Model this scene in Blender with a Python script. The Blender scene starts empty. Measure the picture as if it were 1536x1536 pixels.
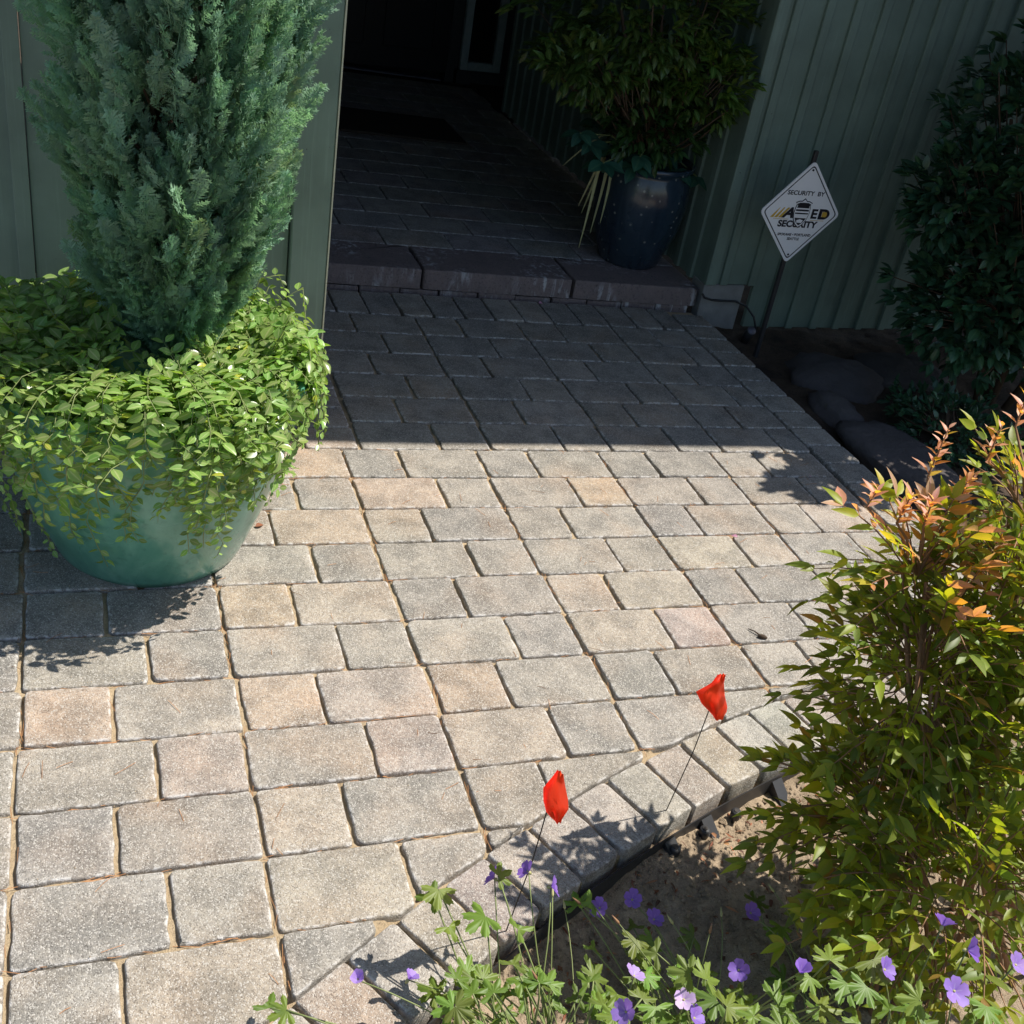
import bpy, math, random
import numpy as np
from mathutils import Vector, Matrix, Euler, Quaternion

random.seed(7); np.random.seed(7)
scn = bpy.context.scene
COL = scn.collection
R = math.radians

# ------------------------------------------------------------------ camera
F_PX, YAW, PIT, ROLL = 1676.97, 0.4221, 0.5559, 0.1860
CAM = np.array([-0.6258, -1.7034, 1.5362])
SX = -0.0377                       # the paving falls 3.8 % to the right (z = SX * x)
def cam_axes():
    f = np.array([math.sin(YAW)*math.cos(PIT), math.cos(YAW)*math.cos(PIT), -math.sin(PIT)])
    r = np.array([math.cos(YAW), -math.sin(YAW), 0.0]); u = np.cross(r, f)
    return r*math.cos(ROLL)+u*math.sin(ROLL), -r*math.sin(ROLL)+u*math.cos(ROLL), f
AR, AU, AF = cam_axes()
cd = bpy.data.cameras.new('camera'); cam = bpy.data.objects.new('camera', cd); COL.objects.link(cam)
cd.sensor_width = 36.0; cd.lens = 36.0*F_PX/1536.0; cd.clip_start = 0.05; cd.clip_end = 500
cam.matrix_world = Matrix(((AR[0], AU[0], -AF[0], CAM[0]), (AR[1], AU[1], -AF[1], CAM[1]), (AR[2], AU[2], -AF[2], CAM[2]), (0, 0, 0, 1)))
scn.camera = cam

# ------------------------------------------------------------------ light
SUN_TO = Vector((0.63, 0.035, 1.0)).normalized()       # towards the sun
w = bpy.data.worlds.new('World'); scn.world = w; w.use_nodes = True
wn = w.node_tree; bg = wn.nodes['Background']
sky = wn.nodes.new('ShaderNodeTexSky'); sky.sky_type = 'NISHITA'; sky.sun_disc = False
sky.sun_elevation = math.asin(SUN_TO.z); sky.sun_rotation = math.atan2(SUN_TO.x, SUN_TO.y)
wn.links.new(sky.outputs[0], bg.inputs[0]); bg.inputs[1].default_value = 0.095
sl = bpy.data.lights.new('sun', 'SUN'); sl.energy = 5.0; sl.angle = R(0.5); sl.color = (1.0, 0.945, 0.86)
so = bpy.data.objects.new('sun', sl); COL.objects.link(so)
so.rotation_mode = 'QUATERNION'; so.rotation_quaternion = SUN_TO.to_track_quat('Z', 'Y'); so.location = (4, -1, 6)
scn.cycles.max_bounces = 5; scn.cycles.diffuse_bounces = 3; scn.cycles.glossy_bounces = 2; scn.cycles.transmission_bounces = 3
scn.view_settings.view_transform = 'Standard'; scn.view_settings.look = 'None'
scn.view_settings.exposure = 0.46; scn.view_settings.gamma = 1.0

# ------------------------------------------------------------------ helpers
def pj(p):
    d = np.asarray(p, float)-CAM; z = d @ AF
    return 768+F_PX*(d @ AR)/z, 768-F_PX*(d @ AU)/z
def ray(x, y): return AR*(x-768)/F_PX-AU*(y-768)/F_PX+AF
def at(x, y, h=0.0):               # point h above the paving plane seen at photo pixel x, y
    d = ray(x, y); t = (SX*CAM[0]+h-CAM[2])/(d[2]-SX*d[0]); return Vector(CAM+t*d)
def gz(x): return SX*x
def tag(o, label=None, cat=None, group=None, kind=None):
    for k, v in (('label', label), ('category', cat), ('group', group), ('kind', kind)):
        if v: o[k] = v
    return o
def empty(name, loc, rz=0):
    o = bpy.data.objects.new(name, None); o.empty_display_size = .05; o.location = loc; o.rotation_euler[2] = rz
    COL.objects.link(o); return o
def link(name, me, mat=None, parent=None, world=True):
    o = bpy.data.objects.new(name, me); COL.objects.link(o)
    if mat is not None and len(me.materials) == 0: me.materials.append(mat)
    if parent is not None:
        o.parent = parent
        if world:   # mesh was written in world coordinates: undo the parent's place
            o.matrix_parent_inverse = pinv(parent)
    return o
def pinv(p):
    m = Matrix.LocRotScale(p.location, p.rotation_euler, p.scale)
    if p.parent is not None: m = Matrix.LocRotScale(p.parent.location, p.parent.rotation_euler, p.parent.scale) @ p.matrix_parent_inverse @ m
    return m.inverted()
def mesh_py(name, V, F, smooth=False):
    me = bpy.data.meshes.new(name); me.from_pydata([tuple(v) for v in V], [], F); me.update()
    if smooth: me.shade_smooth()
    return me
class MB:
    def __init__(s): s.V = []; s.F = []
    def add(s, V, F):
        n = len(s.V); s.V += [tuple(v) for v in V]; s.F += [tuple(i+n for i in f) for f in F]
    def box(s, x0, x1, y0, y1, z0, z1, b=0.0, slope=False):
        if b <= 0:
            V = [(x0,y0,z0),(x1,y0,z0),(x1,y1,z0),(x0,y1,z0),(x0,y0,z1),(x1,y0,z1),(x1,y1,z1),(x0,y1,z1)]
            F = [(3,2,1,0),(4,5,6,7),(0,1,5,4),(1,2,6,5),(2,3,7,6),(3,0,4,7)]
        else:       # chamfered vertical and horizontal edges
            V = []; F = []
            def ring(i, z): V.extend([(x0+i,y0,z),(x1-i,y0,z),(x1,y0+i,z),(x1,y1-i,z),(x1-i,y1,z),(x0+i,y1,z),(x0,y1-i,z),(x0,y0+i,z)])
            def ring2(z): V.extend([(x0+b,y0+b,z),(x1-b,y0+b,z),(x1-b,y0+b,z),(x1-b,y1-b,z),(x1-b,y1-b,z),(x0+b,y1-b,z),(x0+b,y1-b,z),(x0+b,y0+b,z)])
            ring2(z0); ring(b, z0+b); ring(b, z1-b); ring2(z1)
            for k in range(3):
                for j in range(8):
                    a, c = k*8+j, k*8+(j+1) % 8; F.append((a, c, c+8, a+8))
            F.append((0,6,5,3,1)[::1] if False else (7,5,3,1)); F.append((24+1,24+3,24+5,24+7))
        if slope: V = [(x,y,z+SX*x) for x,y,z in V]
        s.add(V, F)
    def tube(s, pts, rad, n=6, cap=True):
        pts = [Vector(p) for p in pts]; m = len(pts); V = []; F = []
        rad = rad if hasattr(rad, '__len__') else [rad]*m
        up = None
        for i, p in enumerate(pts):
            t = (pts[min(i+1, m-1)]-pts[max(i-1, 0)]).normalized()
            if up is None:
                up = t.orthogonal().normalized()
            else:
                up = (up-t*up.dot(t)).normalized()
            bi = t.cross(up)
            for k in range(n):
                a = 2*math.pi*k/n; V.append(p+(up*math.cos(a)+bi*math.sin(a))*rad[i])
        for i in range(m-1):
            for k in range(n):
                a, b = i*n+k, i*n+(k+1) % n; F.append((a, b, b+n, a+n))
        if cap: F.append(tuple(range(n))[::-1]); F.append(tuple((m-1)*n+k for k in range(n)))
        s.add(V, F)
    def lathe(s, prof, cx, cy, z0, n=64):
        V = []; F = []; m = len(prof)
        for z, r in prof:
            for k in range(n):
                a = 2*math.pi*k/n; V.append((cx+r*math.cos(a), cy+r*math.sin(a), z0+z))
        for i in range(m-1):
            for k in range(n):
                a, b = i*n+k, i*n+(k+1) % n; F.append((a, b, b+n, a+n))
        F.append(tuple(range(n))[::-1]); F.append(tuple((m-1)*n+k for k in range(n))); s.add(V, F)
    def build(s, name, mat, parent=None, smooth=False):
        me = mesh_py(name, s.V, s.F, smooth); return link(name, me, mat, parent)

# ------------------------------------------------------------------ materials
def newmat(name):
    m = bpy.data.materials.new(name); m.use_nodes = True
    nt = m.node_tree; return m, nt, nt.nodes['Principled BSDF']
def nd(nt, t, **k):
    n = nt.nodes.new(t)
    for a, b in k.items(): setattr(n, a, b)
    return n
def L(nt, a, b): nt.links.new(a, b)
def noise(nt, vec, scale, detail=4, rough=.55, dist=0.0):
    n = nd(nt, 'ShaderNodeTexNoise'); n.inputs['Scale'].default_value = scale; n.inputs['Detail'].default_value = detail
    n.inputs['Roughness'].default_value = rough; n.inputs['Distortion'].default_value = dist
    if vec is not None: L(nt, vec, n.inputs['Vector'])
    return n
def ramp(nt, fac, stops):
    n = nd(nt, 'ShaderNodeValToRGB'); e = n.color_ramp.elements
    while len(e) < len(stops): e.new(0.5)
    for i, (p, c) in enumerate(stops):
        e[i].position = p; e[i].color = (c, c, c, 1) if not hasattr(c, '__len__') else (*c, 1)
    L(nt, fac, n.inputs[0]); return n
def mix(nt, a, b, fac, mode='MIX'):
    n = nd(nt, 'ShaderNodeMix', data_type='RGBA', blend_type=mode)
    for sock, v in ((n.inputs[6], a), (n.inputs[7], b), (n.inputs[0], fac)):
        if hasattr(v, 'is_output'): L(nt, v, sock)
        elif hasattr(v, '__len__'): sock.default_value = (*v, 1)
        else: sock.default_value = v
    return n.outputs[2]
def math_(nt, op, a, b=None):
    n = nd(nt, 'ShaderNodeMath', operation=op)
    for s_, v in ((n.inputs[0], a), (n.inputs[1], b)):
        if v is None: continue
        if hasattr(v, 'is_output'): L(nt, v, s_)
        else: s_.default_value = v
    return n.outputs[0]
def bump(nt, bs, height, strength, dist=.01):
    n = nd(nt, 'ShaderNodeBump'); n.inputs['Strength'].default_value = strength; n.inputs['Distance'].default_value = dist
    L(nt, height, n.inputs['Height']); L(nt, n.outputs[0], bs.inputs['Normal']); return n
def coords(nt, kind='Object', rnd=True):
    tc = nd(nt, 'ShaderNodeTexCoord'); v = tc.outputs[kind]
    if rnd:
        oi = nd(nt, 'ShaderNodeObjectInfo'); a = nd(nt, 'ShaderNodeVectorMath', operation='ADD')
        m = nd(nt, 'ShaderNodeVectorMath', operation='SCALE'); m.inputs[0].default_value = (37.0, 91.0, 13.0); L(nt, oi.outputs['Random'], m.inputs['Scale'])
        L(nt, v, a.inputs[0]); L(nt, m.outputs[0], a.inputs[1]); v = a.outputs[0]
    return v

def mat_paver():
    m, nt, bs = newmat('concrete_paver'); v = coords(nt)
    oi = nd(nt, 'ShaderNodeObjectInfo'); ed = nd(nt, 'ShaderNodeAttribute', attribute_name='edge')
    grit = nd(nt, 'ShaderNodeTexVoronoi'); grit.inputs['Scale'].default_value = 520; L(nt, v, grit.inputs['Vector'])
    sep = nd(nt, 'ShaderNodeSeparateColor'); L(nt, grit.outputs['Color'], sep.inputs[0])
    n1 = noise(nt, v, 13, 2, .6); n2 = noise(nt, v, 110, 2, .7); n4 = noise(nt, v, 6, 1, .5)
    c = mix(nt, oi.outputs['Color'], (1.10, 0.97, 0.87), ramp(nt, n4.outputs[0], [(.5, 0), (.74, .8)]).outputs[0], 'MULTIPLY')
    c = mix(nt, c, (.70, .71, .72), ramp(nt, n1.outputs[0], [(.40, 0), (.62, 1)]).outputs[0], 'MULTIPLY')
    c = mix(nt, c, (1.28, 1.26, 1.22), ramp(nt, n2.outputs[0], [(.42, 0), (.66, .9)]).outputs[0], 'MULTIPLY')
    c = mix(nt, c, (.52, .50, .48), ramp(nt, sep.outputs[0], [(.78, 0), (.92, .8)]).outputs[0], 'MULTIPLY')
    c = mix(nt, c, (.58, .55, .50), ramp(nt, sep.outputs[1], [(.76, 0), (.92, .6)]).outputs[0])
    wear = math_(nt, 'MULTIPLY', ed.outputs['Fac'], ramp(nt, noise(nt, v, 55, 2, .7).outputs[0], [(.47, 0), (.62, 1)]).outputs[0])
    c = mix(nt, c, (.66, .64, .61), math_(nt, 'MULTIPLY', wear, .7))
    L(nt, c, bs.inputs['Base Color']); bs.inputs['Roughness'].default_value = .88; bs.inputs['Specular IOR Level'].default_value = .3
    h = math_(nt, 'ADD', n2.outputs[0], math_(nt, 'MULTIPLY', grit.outputs['Distance'], -.6))
    bump(nt, bs, h, .6, .0032); return m
def mat_simple(name, col, rough=.6, spec=.5, var=.25, scale=30, bstr=.2, bdist=.002, metal=0, kind='Object', rnd=True, coat=0):
    m, nt, bs = newmat(name); v = coords(nt, kind, rnd)
    n = noise(nt, v, scale, 5, .6)
    c = mix(nt, [x*(1-var) for x in col], [min(1, x*(1+var)) for x in col], n.outputs[0])
    L(nt, c, bs.inputs['Base Color']); bs.inputs['Roughness'].default_value = rough; bs.inputs['Specular IOR Level'].default_value = spec
    bs.inputs['Metallic'].default_value = metal; bs.inputs['Coat Weight'].default_value = coat
    if bstr: bump(nt, bs, noise(nt, v, scale*3, 4, .6).outputs[0], bstr, bdist)
    return m
def mat_wood(name, col, axis='Z'):
    m, nt, bs = newmat(name); tc = nd(nt, 'ShaderNodeTexCoord')
    mp = nd(nt, 'ShaderNodeMapping'); L(nt, tc.outputs['Object'], mp.inputs[0])
    mp.inputs['Scale'].default_value = (90, 90, 3.5)
    g = noise(nt, mp.outputs[0], 1, 6, .65, .4); b = noise(nt, tc.outputs['Object'], 4, 4, .6)
    f = noise(nt, tc.outputs['Object'], 60, 3, .6)
    c = mix(nt, col, [x*.72 for x in col], ramp(nt, b.outputs[0], [(.35, 0), (.7, 1)]).outputs[0])
    c = mix(nt, c, [x*1.45 for x in col], ramp(nt, g.outputs[0], [(.55, 0), (.8, .5)]).outputs[0])
    c = mix(nt, c, (.05, .045, .035), ramp(nt, f.outputs[0], [(.70, 0), (.76, .7)]).outputs[0])
    L(nt, c, bs.inputs['Base Color']); bs.inputs['Roughness'].default_value = .62; bs.inputs['Specular IOR Level'].default_value = .35
    bump(nt, bs, g.outputs[0], .35, .002); return m
def mat_leaf(name, col, tip=None, rough=.42, trans=.35, midrib=None, edge=None, spec=.5, tcol=None):
    """tint (rgb of a leaf, alpha = 0 on the midrib .. 1 on the rim) times the object's own colour"""
    m, nt, bs = newmat(name); at_ = nd(nt, 'ShaderNodeAttribute', attribute_name='tint'); oi = nd(nt, 'ShaderNodeObjectInfo')
    tc = nd(nt, 'ShaderNodeTexCoord'); n = noise(nt, tc.outputs['Object'], 45, 3, .6)
    c = mix(nt, [x*.75 for x in col], [x*1.25 for x in col], n.outputs[0])
    if midrib: c = mix(nt, midrib, c, ramp(nt, at_.outputs['Alpha'], [(.06, .25), (.22, 1)]).outputs[0])
    if edge: c = mix(nt, c, edge, ramp(nt, at_.outputs['Alpha'], [(.72, 0), (.98, .8)]).outputs[0])
    c = mix(nt, c, at_.outputs['Color'], 1.0, 'MULTIPLY'); c = mix(nt, c, oi.outputs['Color'], 1.0, 'MULTIPLY')
    L(nt, c, bs.inputs['Base Color']); bs.inputs['Roughness'].default_value = rough; bs.inputs['Specular IOR Level'].default_value = spec
    if trans > 0:
        t = nd(nt, 'ShaderNodeBsdfTranslucent'); ms = nd(nt, 'ShaderNodeMixShader'); ms.inputs[0].default_value = trans
        c2 = mix(nt, c, tcol or (1.5, 1.35, .55), 1.0, 'MULTIPLY'); L(nt, c2, t.inputs[0])
        L(nt, bs.outputs[0], ms.inputs[1]); L(nt, t.outputs[0], ms.inputs[2])
        L(nt, ms.outputs[0], nt.nodes['Material Output'].inputs[0])
    return m
def mat_soil(name, c1, c2, sc=1.0):
    m, nt, bs = newmat(name); tc = nd(nt, 'ShaderNodeTexCoord'); v = tc.outputs['Object']
    n1 = noise(nt, v, 9*sc, 6, .7); n2 = noise(nt, v, 120*sc, 5, .75); n3 = noise(nt, v, 380*sc, 3, .7)
    c = mix(nt, c1, c2, ramp(nt, n1.outputs[0], [(.35, 0), (.65, 1)]).outputs[0])
    c = mix(nt, c, [x*.35 for x in c1], ramp(nt, n2.outputs[0], [(.52, 0), (.72, .9)]).outputs[0])
    c = mix(nt, c, [min(1, x*1.6) for x in c2], ramp(nt, n3.outputs[0], [(.58, 0), (.72, .7)]).outputs[0])
    L(nt, c, bs.inputs['Base Color']); bs.inputs['Roughness'].default_value = .95; bs.inputs['Specular IOR Level'].default_value = .15
    h = math_(nt, 'ADD', n2.outputs[0], math_(nt, 'MULTIPLY', n3.outputs[0], .5)); bump(nt, bs, h, .9, .008); return m
def mat_glaze(name, col, col2, speck=None):
    m, nt, bs = newmat(name); tc = nd(nt, 'ShaderNodeTexCoord'); v = tc.outputs['Object']
    mp = nd(nt, 'ShaderNodeMapping'); L(nt, v, mp.inputs[0]); mp.inputs['Scale'].default_value = (1, 1, .25)
    n1 = noise(nt, mp.outputs[0], 11, 5, .6, .6); n2 = noise(nt, v, 60, 4, .6); n3 = noise(nt, v, 4, 3, .5)
    c = mix(nt, col, col2, ramp(nt, n1.outputs[0], [(.38, 0), (.7, 1)]).outputs[0])
    c = mix(nt, c, [x*.6 for x in col], ramp(nt, n2.outputs[0], [(.55, 0), (.75, .55)]).outputs[0])
    if speck:
        vo = nd(nt, 'ShaderNodeTexVoronoi'); vo.inputs['Scale'].default_value = 26; L(nt, v, vo.inputs['Vector'])
        c = mix(nt, speck, c, ramp(nt, vo.outputs['Distance'], [(.07, .25), (.16, 1)]).outputs[0])
    L(nt, c, bs.inputs['Base Color'])
    rr = mix(nt, (.16,)*3, (.42,)*3, ramp(nt, n3.outputs[0], [(.4, 0), (.65, 1)]).outputs[0]); L(nt, rr, bs.inputs['Roughness'])
    bs.inputs['Coat Weight'].default_value = .5; bs.inputs['Coat Roughness'].default_value = .12
    bump(nt, bs, n1.outputs[0], .12, .004); return m

def mat_cap():
    m, nt, bs = newmat('step_stone'); v = coords(nt)
    mp = nd(nt, 'ShaderNodeMapping'); L(nt, v, mp.inputs[0]); mp.inputs['Scale'].default_value = (1, 1, .18)
    n1 = noise(nt, v, 16, 4, .65); n2 = noise(nt, mp.outputs[0], 38, 3, .6, .5); n3 = noise(nt, v, 5, 1, .5); n4 = noise(nt, v, 110, 2, .7)
    c = mix(nt, (.14, .115, .115), (.27, .205, .19), n1.outputs[0])
    k = math_(nt, 'MULTIPLY', ramp(nt, n2.outputs[0], [(.52, 0), (.66, 1)]).outputs[0], ramp(nt, n3.outputs[0], [(.46, 0), (.62, .8)]).outputs[0])
    c = mix(nt, c, (.55, .55, .56), k); c = mix(nt, c, (.07, .06, .06), ramp(nt, n4.outputs[0], [(.56, 0), (.72, .8)]).outputs[0])
    L(nt, c, bs.inputs['Base Color']); bs.inputs['Roughness'].default_value = .85
    bump(nt, bs, math_(nt, 'ADD', n1.outputs[0], n4.outputs[0]), .8, .008); return m
GREEN = (.20, .275, .225)
M = dict(
    paver=mat_paver(),
    sand=mat_soil('joint_sand', (.56, .42, .26), (.66, .52, .34), 2.0),
    soil=mat_soil('bed_soil', (.27, .205, .14), (.50, .39, .27)),
    darksoil=mat_soil('dark_soil', (.06, .045, .035), (.12, .085, .06)),  # much darker brown than the bed soil
    paint=mat_wood('green_paint', GREEN),
    paleedge=mat_simple('pale_trim_edge', (.62, .60, .46), .7, .3, .3, 60),
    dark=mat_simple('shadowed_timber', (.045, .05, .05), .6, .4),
    concrete=mat_simple('foundation_concrete', (.27, .27, .26), .9, .2, .35, 18, .5, .006),
    cap=mat_cap(),
    door=mat_simple('door_paint', (.02, .022, .025), .35, .5, .2, 8, .05),
    frame=mat_simple('sidelight_frame', (.36, .44, .42), .5, .5, .3, 30),
    glass=mat_simple('dark_glass', (.01, .012, .014), .06, .6, .1, 3, 0),
    metal=mat_simple('threshold_metal', (.16, .16, .20), .55, .5, .1, 30, .05, .001, .5),
    mat_=mat_simple('coir_mat', (.07, .055, .045), .95, .1, .4, 80, .6, .004),
    pot=mat_glaze('jade_glaze', (.080, .265, .195), (.165, .40, .30)),
    urn=mat_glaze('blue_glaze', (.014, .028, .046), (.036, .060, .085), (.32, .33, .30)),
    edging=mat_simple('black_plastic', (.035, .035, .037), .45, .45, .25, 40, .1),
    wire=mat_simple('steel_wire', (.05, .045, .04), .5, .5, .2, 40, 0, metal=.6),
    rock=mat_simple('field_stone', (.10, .088, .085), .9, .2, .4, 9, .8, .012),
    bark=mat_simple('bark', (.11, .075, .05), .9, .2, .4, 40, .6, .004),
    stem=mat_simple('green_stem', (.20, .24, .085), .55, .4, .3, 30, 0),
    redstem=mat_simple('ruddy_stem', (.26, .14, .07), .6, .4, .3, 30, 0),
    palestem=mat_simple('pale_stem', (.42, .40, .17), .55, .4, .3, 30, 0),
    signwhite=mat_simple('sign_white', (.90, .91, .92), .3, .6, .02, 20, 0),
    ink=mat_simple('sign_ink', (.012, .012, .02), .5, .4, .1, 20, 0),
    gold=mat_simple('sign_gold', (.62, .40, .06), .45, .4, .1, 20, 0),
    roof=mat_simple('roof_shingle', (.06, .055, .05), .95, .1, .3, 30),
    needle=mat_simple('dry_needles', (.40, .20, .09), .8, .2, .4, 10, 0),
    twig=mat_simple('dry_twig', (.07, .05, .035), .9, .2, .3, 60, 0),
)
M['vinca'] = mat_leaf('vinca_leaf', (.25, .385, .105), rough=.27, trans=.42, midrib=(.46, .52, .24), tcol=(1.3, 1.4, .5))
M['conifer'] = mat_leaf('cypress_spray', (.275, .445, .31), rough=.42, trans=.36, tcol=(1.1, 1.2, .8), spec=.3)
M['nandina'] = mat_leaf('nandina_leaflet', (.175, .245, .038), rough=.45, trans=.5, midrib=(.20, .24, .06), tcol=(1.7, 1.5, .5))
M['camellia'] = mat_leaf('glossy_leaf', (.045, .115, .06), rough=.30, trans=.2, midrib=(.09, .17, .08))
M['urnleaf'] = mat_leaf('porch_shrub_leaf', (.075, .135, .030), rough=.36, trans=.3, midrib=(.2, .28, .08))
M['broad'] = mat_leaf('broad_leaf', (.035, .11, .07), rough=.4, trans=.15, midrib=(.07, .16, .09))
M['strap'] = mat_leaf('strap_leaf', (.42, .44, .26), rough=.5, trans=.2)
M['geranium'] = mat_leaf('geranium_leaf', (.16, .25, .04), rough=.48, trans=.42, tcol=(1.7, 1.5, .4))
M['petal'] = mat_leaf('violet_petal', (.30, .17, .62), rough=.55, trans=.4, midrib=(.42, .32, .70), tcol=(1.2, .95, 1.3))
M['flag'] = mat_leaf('red_vinyl', (.92, .055, .03), rough=.3, trans=.68, tcol=(1.6, 2.2, 1.0))
M['fallen'] = mat_leaf('dry_leaf', (.25, .09, .04), rough=.7, trans=.2)
M['petalpink'] = mat_leaf('pink_petal', (.62, .32, .50), rough=.6, trans=.3)

# ------------------------------------------------------------------ leaves
class LeafKind:
    """one leaf blade: base at the origin, tip along +Y, face up +Z"""
    def __init__(s, name, V, T, A, mat):
        s.name = name; s.V = np.array(V, float); s.T = np.array(T, int); s.A = np.array(A, float); s.mat = mat; s._me = None
    def mesh(s):
        if s._me is None: s._me = tri_mesh(s.name, s.V, s.T, np.concatenate([np.ones((len(s.V), 3)), s.A[:, None]], 1), s.mat)
        return s._me
def tri_mesh(name, V, T, C, mat):
    me = bpy.data.meshes.new(name); nv, nt_ = len(V), len(T)
    me.vertices.add(nv); me.vertices.foreach_set('co', V.astype(np.float32).ravel())
    me.loops.add(nt_*3); me.loops.foreach_set('vertex_index', T.astype(np.int32).ravel())
    me.polygons.add(nt_); me.polygons.foreach_set('loop_start', np.arange(0, nt_*3, 3, dtype=np.int32))
    me.polygons.foreach_set('loop_total', np.full(nt_, 3, dtype=np.int32)) if False else None
    me.update(calc_edges=True); me.polygons.foreach_set('use_smooth', np.ones(nt_, dtype=bool))
    a = me.attributes.new('tint', 'FLOAT_COLOR', 'POINT'); a.data.foreach_set('color', C.astype(np.float32).ravel())
    me.materials.append(mat); me.update(); return me
def blade(name, mat, length, width, nseg=4, fold=.25, curl=.15, peak=.45, pointy=1.0, wave=0):
    V = []; A = []; T = []
    for i in range(nseg+1):
        t = i/nseg
        k = math.sin(math.pi*min(1, max(0, t**(math.log(.5)/math.log(peak)))))**pointy
        if i == 0: k = .06
        if i == nseg: k = 0.02
        hw = width*.5*k; z = -curl*length*t*t; wv = wave*length*math.sin(t*9)
        for s_ in (-1, 0, 1):
            V.append((s_*hw, t*length, z+(abs(s_)*fold*hw)+wv*s_)); A.append(abs(s_))
    for i in range(nseg):
        for j in (0, 1):
            a = i*3+j; T += [(a, a+1, a+4), (a, a+4, a+3)]
    return LeafKind(name, V, T, A, mat)
def frame(pos, direc, up, scale=1.0, roll=0.0):
    y = Vector(direc).normalized(); z = Vector(up); z = (z-y*z.dot(y))
    z = z.normalized() if z.length > 1e-4 else y.orthogonal().normalized()
    if roll: z = Quaternion(y, roll) @ z
    x = y.cross(z); m = np.eye(4)
    m[:3, 0] = np.array(x)*scale; m[:3, 1] = np.array(y)*scale; m[:3, 2] = np.array(z)*scale; m[:3, 3] = np.array(pos)
    return m
def foliage(root, leaves, part='leaf', rest='foliage', nobj=300):
    """leaves: (kind, 4x4, rgb). The ones that show largest become objects, the rest one mesh per material."""
    if not leaves: return
    P = np.array([m[:3, 3] for _, m, _ in leaves]); d = P-CAM; z = d @ AF
    px = 768+F_PX*(d @ AR)/z; py = 768-F_PX*(d @ AU)/z
    inside = (px > -20) & (px < 1556) & (py > -20) & (py < 1556) & (z > .1)
    order = np.argsort(np.where(inside, z, z+50)); pick = set(order[:nobj].tolist())
    inv = pinv(root)
    groups = {}
    for i, (k, m, c) in enumerate(leaves):
        if i in pick:
            o = bpy.data.objects.new(part, k.mesh()); COL.objects.link(o); o.parent = root
            o.matrix_parent_inverse = inv; o.matrix_basis = Matrix(m.tolist()); o.color = (*c, 1)
        else: groups.setdefault(k.mat.name, []).append((k, m, c))
    for g in groups.values():
        Vs = []; Ts = []; Cs = []; n = 0
        for k, m, c in g:
            Vs.append(k.V @ m[:3, :3].T+m[:3, 3]); Ts.append(k.T+n); n += len(k.V)
            Cs.append(np.concatenate([np.tile(c, (len(k.V), 1)), k.A[:, None]], 1))
        o = link(rest, tri_mesh(rest, np.concatenate(Vs), np.concatenate(Ts), np.concatenate(Cs), g[0][0].mat), None, root)
        o['kind'] = 'stuff'
def rnd(a, b): return random.uniform(a, b)
def rdir():
    while True:
        v = Vector((rnd(-1, 1), rnd(-1, 1), rnd(-1, 1)))
        if .05 < v.length < 1: return v.normalized()
def tintv(base=(1, 1, 1), v=.2, h=.1):
    k = 1+rnd(-v, v); return tuple(max(.02, b*k*(1+rnd(-h, h))) for b in base)

# ================================================================== SETTING
# ---- wide ground and bed soil
def grid_mesh(name, x0, x1, y0, y1, nx, ny, zf):
    xs = np.linspace(x0, x1, nx); ys = np.linspace(y0, y1, ny)
    V = [(x, y, zf(x, y)) for y in ys for x in xs]
    F = [(j*nx+i, j*nx+i+1, (j+1)*nx+i+1, (j+1)*nx+i) for j in range(ny-1) for i in range(nx-1)]
    return mesh_py(name, V, F, True)
from mathutils import noise as mn
tag(link('ground', grid_mesh('ground', -60, 60, -60, 60, 2, 2, lambda x, y: -.45), M['darksoil']), kind='structure')
def curve_y(x): return -0.4975+0.5045*x-0.1515*x*x           # inner edge of the lower border course (fit below)
_in = np.array([(-.388,-.718),(-.297,-.661),(-.196,-.603),(-.088,-.553),(.006,-.493),(.114,-.441),(.215,-.389),(.318,-.34),(.426,-.298),(.531,-.269),(.632,-.234),(.749,-.205),(.855,-.17)])
_pf = np.polyfit(_in[:, 0], _in[:, 1], 2)
def curve_y(x): return float(np.polyval(_pf, x))
def curve_n(x):
    s = float(np.polyval(np.polyder(_pf), x)); n = Vector((s, -1.0)); return n.normalized()   # outward (towards the bed)
def soilz(x, y):
    n = mn.noise((x*3.1, y*3.1, 0))*.02+mn.noise((x*14, y*14, 3))*.009+mn.noise((x*45, y*45, 7))*.008+mn.noise((x*110, y*110, 4))*.004
    out = (curve_y(x)-y)
    return SX*x-.058+n-.02*max(0, min(1, (out-.16)/.2))
tag(link('soil', grid_mesh('soil', -1.3, 1.9, -1.5, -.05, 400, 190, soilz), M['soil']), kind='structure')
def soilz2(x, y):
    n = mn.noise((x*2.6, y*2.6, 9))*.03+mn.noise((x*11, y*11, 3))*.012+mn.noise((x*38, y*38, 7))*.006
    return SX*x-.075+n
tag(link('shaded_soil', grid_mesh('shaded_soil', 1.66, 5.0, -.06, 2.3, 150, 110, soilz2), M['darksoil']), kind='structure')

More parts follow.
